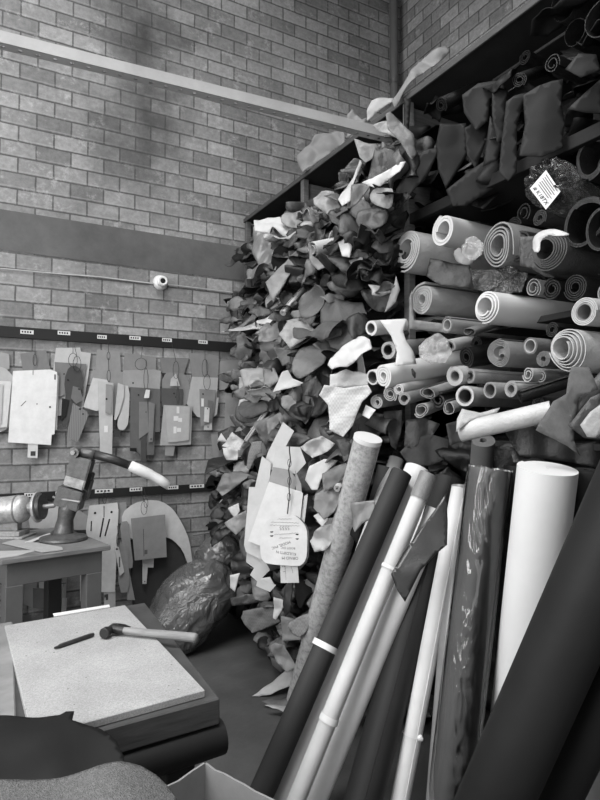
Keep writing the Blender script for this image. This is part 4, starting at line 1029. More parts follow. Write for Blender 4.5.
# everything deeper in: one uncountable packed mass
bm = bmesh.new()
def merge(b2):
    me = bpy.data.meshes.new('m'); b2.to_mesh(me); b2.free(); bm.from_mesh(me); bpy.data.meshes.remove(me)
for k in range(520):
    y = RND.uniform(1.25, 4.2) if k % 3 else RND.uniform(2.3, 4.2); z = RND.uniform(.08, 2.95)
    if y < 2.27 and 1.4 < z < 2.45: continue
    x = RX-bulge(z)*(.75 if y > 2.2 else 0)+RND.uniform(.04, .34)
    if y > 3.98: x = max(x, 1.76)
    out = Vector((-1, RND.uniform(-.8, .3), RND.uniform(-.3, .3))).normalized(); ay = out.cross(Vector((0, 0, 1))).normalized(); an = ay.cross(out)
    if an.z < 0: an = -an
    size = RND.uniform(.14, .26)
    b2 = sheet_mesh(blob(size*.6, size*.6), V(x, min(y, 4.12), z), out, ay, an, .035, [(RND.uniform(-.4, .4), -RND.uniform(.04, .12), 0)], [], (.02, 9))
    i = RND.randint(0, 4)
    for f in b2.faces: f.material_index = i
    merge(b2)
# and the small offcuts wedged between the larger ones
for k in range(480):
    y = RND.uniform(2.05, 4.15); z = RND.uniform(.05, 2.95); x = RX-bulge(z)+RND.uniform(-.05, .06)
    u, v, t = uv(V(x, y, z))
    if not in_poly(u, v, REGION) or (u < 262 and v < 300 and x < 1.7): continue
    n = Vector((-.7+RND.uniform(-.6, .6), -.6+RND.uniform(-.6, .6), RND.uniform(-.3, .8))).normalized(); ax = Vector((0, 0, 1)).cross(n).normalized(); ay = n.cross(ax)
    size = RND.uniform(.05, .13); b2 = sheet_mesh(blob(size, size*RND.uniform(.35, 1)), V(x, min(y, 4.12), z), ax, ay, n, .022, [(RND.uniform(0, 6), -RND.uniform(.03, .1), 0)], [(RND.uniform(0, 3), .06, .008, RND.random())], (.01, 12))
    i = RND.choice([0, 1, 2, 2, 3, 3, 3, 4, 5, 5, 6]) if u < 395 else 4
    for f in b2.faces: f.material_index = i
    merge(b2)
# packed core surface
def core(y0, y1, z0, z1, off):
    ny, nz_ = int((y1-y0)/.04), int((z1-z0)/.03); g = []
    for i in range(ny+1):
        row = []
        for j in range(nz_+1):
            y = y0+(y1-y0)*i/ny; z = z0+(z1-z0)*j/nz_
            q = noise.noise(V(y*4, z*11, 1))*.09+abs(noise.noise(V(y*9, z*26, 5)))*.06
            row.append(bm.verts.new((RX+off-(bulge(z)*.5 if y1 > 3 else 0)+q, y, z)))
        g.append(row)
    for i in range(ny):
        for j in range(nz_):
            f = bm.faces.new((g[i][j], g[i][j+1], g[i+1][j+1], g[i+1][j])); f.material_index = (i//3+j//2*2) % 3
core(2.3, 4.22, .02, 2.78, .14); core(1.2, 2.25, .14, 1.33, .2)
core(1.2, 2.25, 2.49, 2.86, .32)
st_ = link('leather_scrap_filling', bm, [mat('leather', t) for t in (.06, .1, .14, .22, .04, .36, .5)], None, True, .003)
tag(st_, 'packed mass of leather scraps deep in the rack bays behind the loose ones', 'leather scraps', kind='stuff')

# ---- the larger pieces one can point to
LM = []
def feat(px, x, tone, label, mk='leather', n=(-.72, -.68, .12), **k):
    k.setdefault('nz', (.012, 8))
    k.setdefault('cr', (.007, 14)); k.setdefault('step', .012)
    k.setdefault('rid', [(RND.uniform(0, 3), RND.uniform(.08, .16), .006, RND.random())])
    o = px_sheet('leather_scrap', px, None, n, mat(mk, tone), x=x, **k); tag(o, label, 'leather scrap', G1); LM.append((o, label)); return o
f_ = feat
f_([(253, 231), (282, 236), (284, 245), (275, 263), (266, 276), (257, 263), (249, 247)], 1.66, .4, 'grey glossy fold hanging under the white curled sheet', 'shiny', curls=[(0, -.12, .05), (PI, -.12, .05)])
f_([(254, 221), (268, 218.5), (280.5, 218.5), (284, 225), (306, 228.5), (293, 235), (282, 234), (273, 227.6), (269.5, 233), (255, 231)], 1.64, .68, 'white curled sheet highest in the far bay next to the end post', 'paper', n=(-.5, -.6, .5), curls=[(-PI/2, -.05, .02)])
f_([(280.5, 217.5), (286, 208), (295, 204.7), (300.7, 210), (305, 223), (293, 229), (282, 224)], 1.70, .46, 'light grey rounded hump of leather beside the white curled sheet', curls=[(PI/2, -.05, .0)], rounding=1)
f_([(301, 208), (308, 206), (316, 212), (320, 222), (312, 237), (304, 236), (303, 222)], 1.70, .2, 'dark upright fold at the top of the far bay beside the rounded hump', curls=[(0, -.08, 0)])
f_([(304, 243), (310, 249), (293, 267), (277, 296), (273, 302), (265, 282), (278, 268), (290, 256)], 1.60, .4, 'long grey folded strip slanting down across the far bay', curls=[(0, -.1, .02)])
f_([(258, 304), (268, 307), (277, 312), (262, 318), (250, 322), (232, 338), (229, 333), (240, 326), (248, 320), (256, 310)], 1.58, .32, 'grey lip of leather curling over a black hollow near the upper rail end', curls=[(1.2, -.06, .02)])
hroll(262, 322, 9, 1.60, 'black hollow leather roll under the grey curling lip', .05, tail_px=(280, 306, 1.9), turns=1.5, thick=.2, L=.3, wob=.15, flat=.8)
hroll(283, 313, 3.6, 1.56, 'thin pale rolled strip slanting in the middle of the far bay', .66, tail_px=(302, 291, 1.75), turns=2, L=.3, kind='paper')
cn = hroll(312, 249, 8.5, 1.58, 'white cone-shaped roll of leather poking out near the top of the scraps', .74, tail_px=(341, 243, 1.78), turns=1.6, thick=.12, L=.26, wob=.03, kind='paper'); LM.append((cn, 'the white cone-shaped roll'))
f_([(309, 241), (313, 256), (322, 262), (338, 252), (336, 262), (318, 270), (310, 262)], 1.60, .42, 'grey loose flap hanging from the white cone-shaped roll', curls=[(0, -.06, 0)])
f_([(279, 335), (288, 319), (304, 322), (321, 332), (320, 336), (306, 338), (290, 347)], 1.55, .46, 'light grey pointed sheet above the round dark leather piece', n=(-.5, -.7, .5))
rd = f_([(292, 360), (300, 348), (314, 343), (328, 346), (326, 362), (310, 374), (298, 380), (292, 372)], 1.52, .32, 'round smooth dark leather piece in the middle of the scraps', rounding=2, curls=[(PI/2, -.15, .02)], nz=(.005, 6))
f_([(274, 348), (290, 347), (300, 350), (292, 362), (282, 366)], 1.54, .28, 'dull grey leather tucked behind the round smooth dark piece')
f_([(272, 392), (282, 372), (288, 370), (292, 378), (306, 384), (290, 388)], 1.50, .66, 'pale fan-shaped scrap with a torn edge under the round smooth piece', 'card')
f_([(240, 371), (250, 364), (262, 366), (264, 380), (244, 388)], 1.54, .48, 'light grey boxy bent sheet at the wall end of the scraps', curls=[(PI/2, -.06, .0)], nz=(.006, 8))
f_([(263, 367), (274, 368), (280, 380), (270, 388), (264, 384)], 1.53, .4, 'grey flap just beside the light grey boxy sheet')
f_([(236, 410), (240, 400), (246, 398), (251, 401), (247, 410), (241, 404)], 1.52, .68, 'small white bent scrap by the wall end of the heap', 'paper')
f_([(243, 398), (258, 386), (262, 396), (256, 405)], 1.55, .28, 'dark triangular flap above the small white bent scrap')
hroll(246, 441, 2.6, 1.44, 'thin pale rod of rolled leather slanting over the patterned scrap', .55, tail_px=(278, 395, 1.62), turns=2, L=.5)
f_([(266, 420), (280, 412), (286, 415), (278, 424), (268, 435)], 1.50, .36, 'smooth grey leaf-shaped scrap above the hanging pattern cards', nz=(.004, 6))
f_([(281, 396), (290, 395), (298, 402), (290, 410), (282, 408)], 1.50, .42, 'grey rounded fold right above the leaf-shaped scrap', rounding=1)
ws = f_([(328, 366), (336, 351), (348, 342), (358, 335), (370, 340), (372, 348), (360, 357), (347, 366), (332, 370)], 1.50, .68, 'white crumpled sheet above the hanging white textile', 'paper', n=(-.6, -.6, .5), nz=(.02, 12))
wt = f_([(319, 395), (325, 385), (345, 388), (368, 385), (372, 392), (362, 402), (352, 425), (343, 437), (330, 430), (328, 405)], 1.46, .68, 'large white quilted sheet hanging in the middle of the rack', 'textile', nz=(.008, 7), curls=[(PI/2, .25, .05)])
f_([(330, 375), (346, 370), (368, 374), (368, 385), (330, 388)], 1.52, .64, 'pale folded leather lying on top of the white quilted sheet', curls=[(PI/2, -.06, 0)])
f_([(300, 384), (316, 376), (322, 386), (318, 398), (304, 396)], 1.52, .1, 'black soft scrap beside the white quilted sheet')
f_([(204, 475), (208, 460), (226, 450), (250, 450), (240, 457), (222, 466)], 1.44, .07, 'black leather tongue sticking out over the lower rail end', nz=(.004, 6), rid=[], curls=[(PI/2, -.06, .01)], n=(-.3, -.5, .8))
f_([(217, 441), (221, 433), (228, 442)], 1.44, .68, 'tiny white triangle on top of the black leather tongue', 'paper', nz=(.004, 12))
f_([(222, 448), (230, 447), (238, 450), (237, 460), (226, 460)], 1.42, .68, 'small white crumpled scrap lying on the black leather tongue', 'paper', nz=(.015, 20))
f_([(222, 446), (232, 432), (244, 441), (240, 452)], 1.46, .62, 'light grey crumple behind the white scrap on the black tongue', nz=(.015, 18))
f_([(249, 454), (252, 442), (262, 441), (262, 453), (257, 455), (250, 470), (247, 468)], 1.42, .42, 'grey snake-patterned pointed scrap beside the hanging pattern cards', 'textile')
f_([(216, 490), (222, 474), (240, 470), (252, 474), (240, 484), (222, 496)], 1.46, .42, 'grey drooping hide just below the black leather tongue', curls=[(PI/2, -.07, 0)])
f_([(228, 508), (238, 503), (240, 511), (234, 518)], 1.42, .68, 'small white square scrap halfway down the wall end of the heap', 'paper', nz=(.003, 8))
f_([(224, 523), (236, 516), (246, 510), (247, 526), (236, 535)], 1.42, .46, 'grey fold of leather just below the small white square scrap', curls=[(0, -.08, 0)])
f_([(210, 542), (216, 530), (228, 522), (233, 528), (222, 540), (212, 547)], 1.42, .06, 'black folded bundle end reaching over the plastic sack', curls=[(PI/2, -.04, 0)], nz=(.005, 8))
f_([(209, 532), (222, 518), (226, 522), (212, 538)], 1.44, .05, 'second black folded bundle end above the plastic sack', curls=[(PI/2, -.04, 0)], nz=(.005, 8))
f_([(305, 480), (310, 466), (324, 459), (338, 460), (330, 468), (322, 478), (318, 490), (312, 490)], 1.46, .68, 'bright white smooth fold between the pattern cards and the mottled roll', 'paper', nz=(.004, 6), curls=[(0, -.08, .03)])
f_([(322, 474), (332, 467), (345, 462), (350, 468), (336, 486), (324, 492)], 1.44, .3, 'dark grey striped fold right of the bright white smooth fold', curls=[(2, -.06, 0)])
hroll(337, 489, 4, 1.44, 'short pale rolled strip lying against the mottled roll', .62, tail_px=(346, 475, 1.55), turns=2, L=.2)
f_([(314, 508), (316, 494), (330, 486), (346, 484), (342, 500), (334, 512), (324, 520)], 1.43, .42, 'grey broad fold between the white smooth fold and the crumpled pale one', curls=[(1, -.09, 0)])
f_([(310, 541), (314, 532), (322, 526), (334, 523), (334, 540), (326, 550), (315, 552)], 1.42, .58, 'pale crumpled scrap touching the mottled roll, right of the written card', nz=(.02, 16))
f_([(313, 516), (320, 512), (330, 520), (322, 527)], 1.43, .7, 'small bright lip above the pale crumpled scrap', curls=[(0, -.04, 0)])
f_([(347, 509), (352, 503), (375, 500), (375, 517), (362, 524), (355, 532), (350, 523)], 1.40, .42, 'grey curled scrap draped over the front of the mottled roll', curls=[(PI, -.04, .0)], nz=(.01, 10))
f_([(336, 440), (346, 438), (352, 444), (348, 460), (344, 462)], 1.5, .26, 'narrow dark strip hanging above the bright white smooth fold')
f_([(300, 447), (312, 440), (322, 436), (336, 444), (328, 452), (312, 458)], 1.48, .56, 'pale star-shaped crumple right above the pattern cards', nz=(.02, 18))
f_([(275, 443), (288, 435), (304, 432), (312, 438), (300, 446), (284, 448)], 1.44, .2, 'dark hide folded over the top of the pattern cards', curls=[(PI/2, -.06, 0)])
# foot of the heap
f_([(256, 579), (270, 577), (274, 584), (268, 590)], 1.44, .66, 'small pale flap just under the pattern cards', 'card')
f_([(243, 611), (252, 609), (273, 607), (280, 622), (262, 630), (252, 633), (241, 618)], 1.48, .36, 'patterned grey flap low in the heap above the floor', 'textile', curls=[(PI/2, -.1, .02)])
f_([(274, 597), (283, 600), (284, 606), (276, 620), (273, 618)], 1.46, .72, 'narrow white strip hanging low beneath the pattern cards', nz=(.005, 8))
f_([(285, 585), (293, 583), (292, 610), (285, 617), (283, 604)], 1.46, .16, 'dark hanging strip beside the narrow white strip low in the heap')
f_([(281, 616), (293, 618), (302, 640), (282, 641)], 1.48, .48, 'grey trapezoid scrap spread low against the mottled roll', nz=(.004, 6))
f_([(287, 624), (300, 616), (313, 612), (310, 628), (300, 638), (292, 634)], 1.42, .46, 'patterned light flap touching the foot of the mottled roll', 'textile', nz=(.005, 8), rounding=1)
f_([(270, 646), (276, 642), (284, 645), (297, 668), (287, 672), (276, 661)], 1.44, .52, 'pale crumpled scrap lowest at the near foot of the heap', nz=(.02, 14))
f_([(230, 598), (246, 594), (262, 595), (268, 600), (250, 604), (232, 606)], 1.46, .2, 'dark flattened fold over the patterned grey flap')
f_([(231, 575), (240, 573), (235, 592), (230, 588)], 1.4, .68, 'thin pale edge of leather sticking up beside the plastic sack', 'card')
for i, (px, tn, lb) in enumerate([
    ([(252, 699), (270, 688), (286, 676), (296, 672), (302, 680), (290, 690), (270, 698)], .66, 'pale leather piece spread on the floor under the charcoal roll'),
    ([(262, 703), (272, 698), (290, 697), (294, 704), (276, 707)], .3, 'dark crumpled piece on the floor beside the pale spread piece'),
    ([(265, 709), (280, 706), (296, 704), (300, 712), (285, 714)], .6, 'small pale curled edge on the floor nearest the camera')]):
    O = P(*[sum(p[j] for p in px)/len(px) for j in (0, 1)], z=.03)
    o = px_sheet('leather_scrap', px, O, (-.25, -.35, .9), mat('leather', tn), nz=(.02, 9)); tag(o, lb, 'leather scrap', 'leather pieces on the floor')
    zm = min((o.matrix_world @ v.co).z for v in o.data.vertices)+o.location.z*0
    zmin = min(v.co.z for v in o.data.vertices)+o.location.z
    if zmin < .003: o.location.z += .003-zmin
# middle bay top
f_([(355, 206), (362, 204), (354, 160), (358, 158), (348, 180), (341, 194), (338, 200), (346, 207)], 1.62, .7, 'pale narrow strip falling from the beam end into the middle bay') if False else None
f_([(338, 199), (342, 192), (353, 178), (360, 160), (362, 163), (352, 188), (350, 201), (342, 206)], 1.62, .66, 'pale narrow leather strip falling below the beam in the middle bay', nz=(.004, 8))
f_([(362, 183), (372, 178), (384, 172), (398, 163), (406, 162), (400, 172), (388, 178), (380, 186), (372, 184), (375, 188)], 1.60, .68, 'white torn strip lying across the dark hides near the beam end', 'paper', nz=(.012, 14))
f_([(369, 196), (374, 189), (386, 187), (394, 190), (392, 205), (387, 209), (372, 203)], 1.60, .5, 'light grey rounded scrap under the white torn strip', rounding=1)
f_([(386, 116), (390, 112), (400, 120), (412, 133), (418, 150), (412, 158), (400, 142), (388, 130)], 1.66, .34, 'grey curled leather hanging around the end of the steel beam', curls=[(0, -.08, 0)])
f_([(372, 126), (386, 120), (402, 132), (396, 138), (380, 132)], 1.72, .44, 'grey fold bulging above the end of the steel beam')
f_([(354, 139), (364, 142), (378, 143), (374, 156), (366, 163), (360, 158)], 1.70, .46, 'light grey sheet hanging just below the steel beam')
f_([(376, 145), (392, 150), (406, 158), (402, 164), (380, 176), (366, 186), (370, 165)], 1.66, .16, 'dark smooth hide hanging beneath the beam end')
f_([(352, 186), (362, 184), (372, 184), (360, 200), (350, 206)], 1.60, .34, 'grey flat triangular hide left of the light grey rounded scrap')
f_([(313, 198), (322, 192), (334, 192), (340, 206), (346, 216), (336, 220), (324, 212), (314, 204)], 1.66, .46, 'light grey ruffled scrap at the upright between far and middle bays', nz=(.02, 14))
f_([(356, 214), (366, 206), (380, 206), (390, 214), (386, 226), (366, 232), (356, 224)], 1.58, .2, 'dark rounded hide left of the big pale spiral roll', rounding=1, curls=[(PI/2, -.09, 0)])
f_([(338, 242), (346, 238), (352, 246), (350, 258), (342, 256)], 1.56, .66, 'pale small torn scrap right of the white cone-shaped roll', nz=(.015, 16))
f_([(396, 276), (400, 290), (396, 302), (384, 312), (390, 296), (394, 284)], 1.62, .5, 'light grey leaf hanging beside the black hollow roll', nz=(.005, 8))
# dark hides hanging off the upper shelf
HN = (-.7, -.7, .05)
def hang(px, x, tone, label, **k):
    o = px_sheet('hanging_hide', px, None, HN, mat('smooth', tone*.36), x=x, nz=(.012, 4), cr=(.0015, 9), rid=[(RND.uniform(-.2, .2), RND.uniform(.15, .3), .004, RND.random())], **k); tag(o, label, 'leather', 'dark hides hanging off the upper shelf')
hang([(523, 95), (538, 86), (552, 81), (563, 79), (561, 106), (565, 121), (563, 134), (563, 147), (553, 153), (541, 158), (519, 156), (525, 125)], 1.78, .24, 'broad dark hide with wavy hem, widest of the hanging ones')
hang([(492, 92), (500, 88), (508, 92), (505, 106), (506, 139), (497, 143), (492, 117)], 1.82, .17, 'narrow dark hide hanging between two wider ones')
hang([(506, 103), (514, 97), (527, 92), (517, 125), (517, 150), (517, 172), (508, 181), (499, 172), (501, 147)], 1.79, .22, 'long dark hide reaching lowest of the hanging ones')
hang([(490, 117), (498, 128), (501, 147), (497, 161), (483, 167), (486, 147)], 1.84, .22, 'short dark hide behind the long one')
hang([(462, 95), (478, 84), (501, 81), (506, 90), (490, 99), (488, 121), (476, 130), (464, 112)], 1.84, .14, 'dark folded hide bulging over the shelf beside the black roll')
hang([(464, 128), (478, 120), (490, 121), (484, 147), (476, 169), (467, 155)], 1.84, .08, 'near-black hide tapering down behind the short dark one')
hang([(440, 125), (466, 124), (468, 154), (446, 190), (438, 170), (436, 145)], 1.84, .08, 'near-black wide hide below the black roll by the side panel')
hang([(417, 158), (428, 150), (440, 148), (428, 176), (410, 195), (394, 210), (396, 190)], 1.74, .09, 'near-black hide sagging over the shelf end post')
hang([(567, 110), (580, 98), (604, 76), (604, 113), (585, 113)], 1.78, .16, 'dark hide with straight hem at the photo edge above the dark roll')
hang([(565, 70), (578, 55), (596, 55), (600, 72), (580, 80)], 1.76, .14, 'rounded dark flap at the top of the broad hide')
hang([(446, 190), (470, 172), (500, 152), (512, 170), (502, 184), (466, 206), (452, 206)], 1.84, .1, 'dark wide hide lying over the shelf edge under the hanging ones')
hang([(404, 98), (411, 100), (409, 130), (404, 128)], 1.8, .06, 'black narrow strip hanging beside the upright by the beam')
# drapes under the roll stack
def drape(px, x, tone, label, **k):
    o = px_sheet('hanging_hide', px, None, (-.6, -.8, .05), mat('suede' if tone > .2 else 'leather', tone), x=x, nz=(.012, 6), rid=[(0, .1, .01, RND.random())], **k); tag(o, label, 'leather', 'hides hanging below the roll stack')
drape([(383, 412), (402, 410), (401, 432), (396, 450), (391, 446)], 1.72, .28, 'grey tapered hide hanging below the lowest pale rolls')
drape([(406, 420), (424, 418), (440, 424), (430, 440), (414, 450), (404, 446)], 1.74, .18, 'dark hide hanging to the right of the grey tapered one')
drape([(400, 452), (412, 440), (430, 434), (450, 440), (452, 456), (430, 466), (410, 466)], 1.76, .24, 'dark grey crumpled hide behind the tops of the white rolls')
drape([(446, 424), (460, 420), (464, 440), (450, 446)], 1.74, .26, 'grey flap by the crumpled end of the slanted tan roll')
drape([(500, 425), (530, 424), (555, 440), (575, 446), (600, 440), (604, 470), (570, 462), (520, 456)], 1.8, .12, 'wide dark hide hanging behind the big white roll')
drape([(356, 420), (368, 412), (384, 414), (390, 430), (376, 436), (360, 436)], 1.66, .12, 'black hide just above the mottled roll end')

# ---- papers lying on top of the rack
def topp(px, tone, label, x=1.88):
    o = px_sheet('paper_sheet', px, None, (-.7, -.7, .2), mat('paper', tone), x=x, nz=(.03, 6), step=.014, cr=(.022, 7)); tag(o, label, 'paper', 'crumpled papers on top of the rack')
topp([(296, 156), (304, 147), (311, 143), (316, 134), (330, 130), (343, 124), (344, 140), (318, 162), (303, 173), (298, 164)], .4, 'large crumpled paper on top of the rack nearest the wall band')
topp([(347, 116), (352, 109), (362, 120), (368, 117), (364, 127), (346, 136)], .42, 'grey crumpled paper peak behind the steel beam on the rack top')
topp([(367, 112), (372, 101), (385, 97), (393, 97), (392, 102), (378, 112), (367, 121)], .55, 'white crumpled paper on the rack top close to the pipe')
topp([(391, 98), (400, 88), (409, 79), (418, 60), (424, 55), (446, 45), (450, 51), (430, 70), (410, 88), (394, 104)], .42, 'long pale crumpled paper on the rack top under the side wall')

# ---- pattern cards hung in front of the heap
CN = Vector((-.62, -.78, .06)).normalized()
CO = P(285, 520, x=1.34)
def cpt(u, v, lift=0):
    d = P(u, v, t=1)-CP; return CP+d*((CO+CN*lift-CP).dot(CN)/d.dot(CN))
def card(px, lift, tone, label, rnd=0, kind='card'):
    if rnd: px = smooth_poly(px, rnd)
    o = prism('pattern_card', [cpt(u, v, lift) for u, v in px], CN, .003, mat(kind, tone)); tag(o, label, 'pattern', 'pattern cards hung on the scrap heap'); LM.append((o, 'the hanging pattern cards')); return o
card([(283, 422), (294, 431), (286, 446), (276, 470), (262, 470), (268, 452)], -.03, .66, 'tall pale card sticking out highest behind the hanging bundle')
card([(276, 446), (300, 447), (306, 463), (296, 474), (272, 470)], -.015, .62, 'pale card with ragged end near the top of the bundle')
card([(262, 456), (271, 463), (268, 500), (262, 560), (246, 552), (244, 545), (249, 487), (255, 487)], -.01, .64, 'long pale card forming the far edge of the bundle')
card([(247, 549), (262, 556), (270, 570), (258, 582), (250, 575), (254, 568), (246, 562)], -.02, .6, 'pale card with zigzag cut foot under the long one')
card([(258, 578), (276, 585), (270, 592), (256, 586)], -.014, .6, 'small pale card lowest on the far side of the bundle')
card([(273, 467), (290, 470), (297, 480), (294, 492), (268, 483)], .0, .5, 'grey card tucked above the large blank card')
card([(295, 470), (301, 484), (302, 494), (296, 492)], .004, .5, 'narrow grey card beside the cord of the bundle')
card([(269, 481.6), (302, 492), (300, 520), (296, 550), (266, 548), (248, 541)], .01, .7, 'large blank card slanting across the bundle')
card([(292, 491), (303, 493), (300, 522), (290, 520)], .018, .68, 'narrow card with a printed hole beside the cord')
card([(304, 496), (308, 494), (304, 526), (300, 520)], .006, .66, 'thin white card edge on the near side of the bundle')
d7 = card([(280, 560), (297.3, 562), (299, 582.7), (280.7, 583)], .016, .66, 'small written card poking out below the rounded written card')
pc = [(286.7, 516), (294, 514.7), (299.3, 518.7), (305, 525), (307.5, 533), (307, 556), (304, 563), (298.7, 566.5), (267, 564), (262, 560), (260.2, 552), (260.2, 544), (262.7, 526.7), (268.7, 518.7)]
card([(u+1.8, v+.4) for u, v in pc], .018, .3, 'dark-edged rounded card right behind the written one', 1)
d6 = card(pc, .026, .74, 'rounded white card with handwriting, frontmost of the bundle', 1)
cx = (cpt(300, 540)-cpt(270, 540)).normalized(); cy = CN.cross(cx)*1
if cy.z < 0: cy = -cy
def write(s, u, v, size, rot, par, lift, tone=.25):
    X = cx*math.cos(rot)+cy*math.sin(rot); Y = cy*math.cos(rot)-cx*math.sin(rot)
    M = Matrix((X.to_4d(), Y.to_4d(), CN.to_4d(), (0, 0, 0, 1))).transposed()
    for i in range(3): M[3][i] = 0
    return text_mesh(s, size, Matrix.Translation(cpt(u, v, lift)) @ M, mat('ink', tone), par)
write('5555', 284.5, 528, .026, PI, d6, .0264, .35)
write('MODEL PVC', 281, 545, .018, PI+.32, d6, .0264); write('BOOT DIC', 288, 548, .015, PI-.05, d6, .0264); write('KULDIPTI N', 286, 553, .019, PI+.12*-1, d6, .0264); write('ORNO M', 290, 558, .02, PI-.02, d6, .0264)
def scribble(a, b, par, lift, amp=.7, n=26, tone=.3, w=.0007):
    pts = []
    for i in range(n+1):
        q = i/n; pts.append(cpt(a[0]+(b[0]-a[0])*q+RND.uniform(-.3, .3), a[1]+(b[1]-a[1])*q+amp*math.sin(i*2.1)*RND.uniform(.3, 1), lift))
    o = tubeo('handwriting', pts, w, mat('ink', tone), None, 4, True); adopt(o, par)
scribble((271, 522), (299, 523), d6, .0266); scribble((270, 525), (299, 526), d6, .0266, .8); scribble((274, 534.5), (298, 533), d6, .0266, .8, tone=.45); scribble((279, 538), (292, 538), d6, .0266, .5, tone=.45)
scribble((277, 519), (292, 519), d6, .0266, .5, 14)
for (u, v) in ((271.5, 532), (271.5, 536), (297, 534.5), (297, 539)):
    o = prism('mark', [cpt(u-1.6, v-.5, .0268), cpt(u+2, v-.8, .0268), cpt(u+1, v+.8, .0268), cpt(u-1, v+.5, .0268)], CN, .0004, mat('ink', .12)); adopt(o, d6)
write('1 . 2', 284, 569, .02, PI/2+.1, d7, .0166); scribble((285, 566), (286, 580), d7, .0168, .6, 16); scribble((291, 566), (293, 573), d7, .0168, .6, 12)
pts = [cpt(u, v, .034) for u, v in ((290, 440), (289.4, 450), (290.5, 460), (288.6, 470), (290, 478), (289, 488), (289.5, 495), (288.4, 505), (287.5, 514))]
tag(tubeo('twine', pts, .0028, mat('ink', .1), None, 6), 'dark twisted cord carrying the card bundle in front of the heap', 'cord')
for (u, v) in ((289.5, 463), (289.5, 481), (289, 497)):
    pts = [cpt(u+1.8*math.cos(a), v+4*math.sin(a), .036) for a in (2*PI*k/10 for k in range(11))]
    tag(tubeo('wire_ring', pts, .0015, mat('ink', .14), None, 5), {463: 'topmost', 481: 'middle', 497: 'lowest'}[v]+' wire ring on the cord of the card bundle', 'ring', 'wire rings on the card bundle cord')

# ---- labels for the loose scraps: tone, size and form, then where they lie against what one can find
def tw(t): return 'black' if t < .09 else 'charcoal' if t < .15 else 'dark grey' if t < .24 else 'mid-grey' if t < .36 else 'light grey' if t < .5 else 'pale grey' if t < .65 else 'white'
MARKS = [((268, 225), 'the white curled sheet'), ((293, 215), 'the rounded hump'), ((266, 252), 'the glossy grey fold'), ((287, 272), 'the long folded strip'), ((318, 248), 'the white cone roll'), ((262, 324), 'the black hollow'),
 ((292, 303), 'the thin pale strip'), ((300, 332), 'the pointed pale sheet'), ((308, 360), 'the round smooth piece'), ((288, 380), 'the pale fan scrap'), ((252, 374), 'the boxy grey sheet'), ((262, 418), 'the slanting pale rod'), ((345, 352), 'the white crumpled sheet'),
 ((345, 408), 'the white quilted sheet'), ((228, 452), 'the black leather tongue'), ((256, 455), 'the snake-patterned scrap'), ((282, 460), 'the card bundle top'), ((234, 510), 'the white square scrap'), ((320, 474), 'the bright white fold'),
 ((320, 540), 'the pale crumpled scrap'), ((282, 545), 'the written card'), ((260, 620), 'the patterned grey flap'), ((290, 655), 'the heap foot'), ((220, 580), 'the plastic sack'), ((378, 183), 'the white torn strip'), ((396, 136), 'the beam end'), ((345, 195), 'the pale falling strip'),
 ((382, 198), 'the rounded pale scrap'), ((407, 250), 'the big pale spiral roll'), ((389, 288), 'the black hollow roll'), ((362, 323), 'the black soft roll'), ((325, 205), 'the ruffled grey scrap'), ((541, 120), 'the broad hanging hide'), ((508, 150), 'the long hanging hide'), ((458, 98), 'the black upper roll'), ((452, 160), 'the wide black hide'),
 ((546, 185), 'the wrapped bale'), ((580, 64), 'the rounded dark flap'), ((430, 200), 'the light smooth roll'), ((374, 260), 'the spiral roll end'), ((392, 440), 'the tapered hide'), ((430, 450), 'the white roll tops'), ((490, 440), 'the grey tube top'), ((540, 450), 'the big white roll top'), ((335, 285), 'the middle bay scraps'), ((350, 232), 'the dark rounded hide')]
LAB = {}
for (o, u, v, kind, size, tone) in SCR:
    m = min(MARKS, key=lambda q: (q[0][0]-u)**2+(q[0][1]-v)**2); dx, dy = u-m[0][0], v-m[0][1]
    if abs(dx)+abs(dy) < 7: r = 'tucked behind'
    elif abs(dy) > abs(dx): r = 'above' if dy < 0 else 'below'
    else: r = 'on the wall side of' if dx < 0 else 'on the roll side of'
    l = '%s%s %s scrap %s %s' % ('small ' if size < .17 else 'large ' if size > .25 else '', tw(tone), ADJ[kind], r, m[1])
    LAB.setdefault(l, []).append((v, o))
ORD = ['highest', 'second', 'third', 'fourth', 'fifth']
for l, L_ in LAB.items():
    L_.sort(key=lambda q: q[0])
    for i, (v, o) in enumerate(L_):
        s = l
        if len(L_) > 1: s = ('lowest' if i == len(L_)-1 else ORD[min(i, 4)])+' '+l
        tag(o, s, 'leather scrap', 'dark scraps on the upper shelf' if (uv(o.location)[0] > 405 and uv(o.location)[1] < 235) else 'scraps below the roll stack' if uv(o.location)[0] > 392 else G1)
# labels for the rolls tucked deeper in the stack
RM = [((407, 250), 'big pale spiral roll'), ((443, 230), 'light smooth roll'), ((498, 246), 'open layered roll'), ((550, 250), 'dark ribbed roll'), ((422, 300), 'crumpled-core roll'), ((487, 307), 'long white roll'), ((584, 312), 'pale spiral end'), ((466, 357), 'black shiny roll'),
 ((499, 353), 'wavy layered roll'), ((569, 349), 'big open spiral roll'), ((455, 376), 'thick-walled tube'), ((511, 389), 'wound tube'), ((530, 346), 'grey tube'), ((543, 376), 'narrow pale roll')]
LAB = {}
for o in [q for q in COL.objects if q.get('filler')]:
    del o['filler']; LABELS[''].remove(o)
    u, v, t = uv(Vector(o['ax0'])); m = min(RM, key=lambda q: (q[0][0]-u)**2+(q[0][1]-v)**2); dx, dy = u-m[0][0], v-m[0][1]
    r = ('above' if dy < 0 else 'below') if abs(dy) > abs(dx) else ('on the scrap side of' if dx < 0 else 'on the open side of')
    c = lin(.1); tn = float(o.data.materials[0].name.split('_')[-1].split('.')[0])/100
    LAB.setdefault('%s roll set back %s the %s' % (tw(tn), r, m[1]), []).append((v, o))
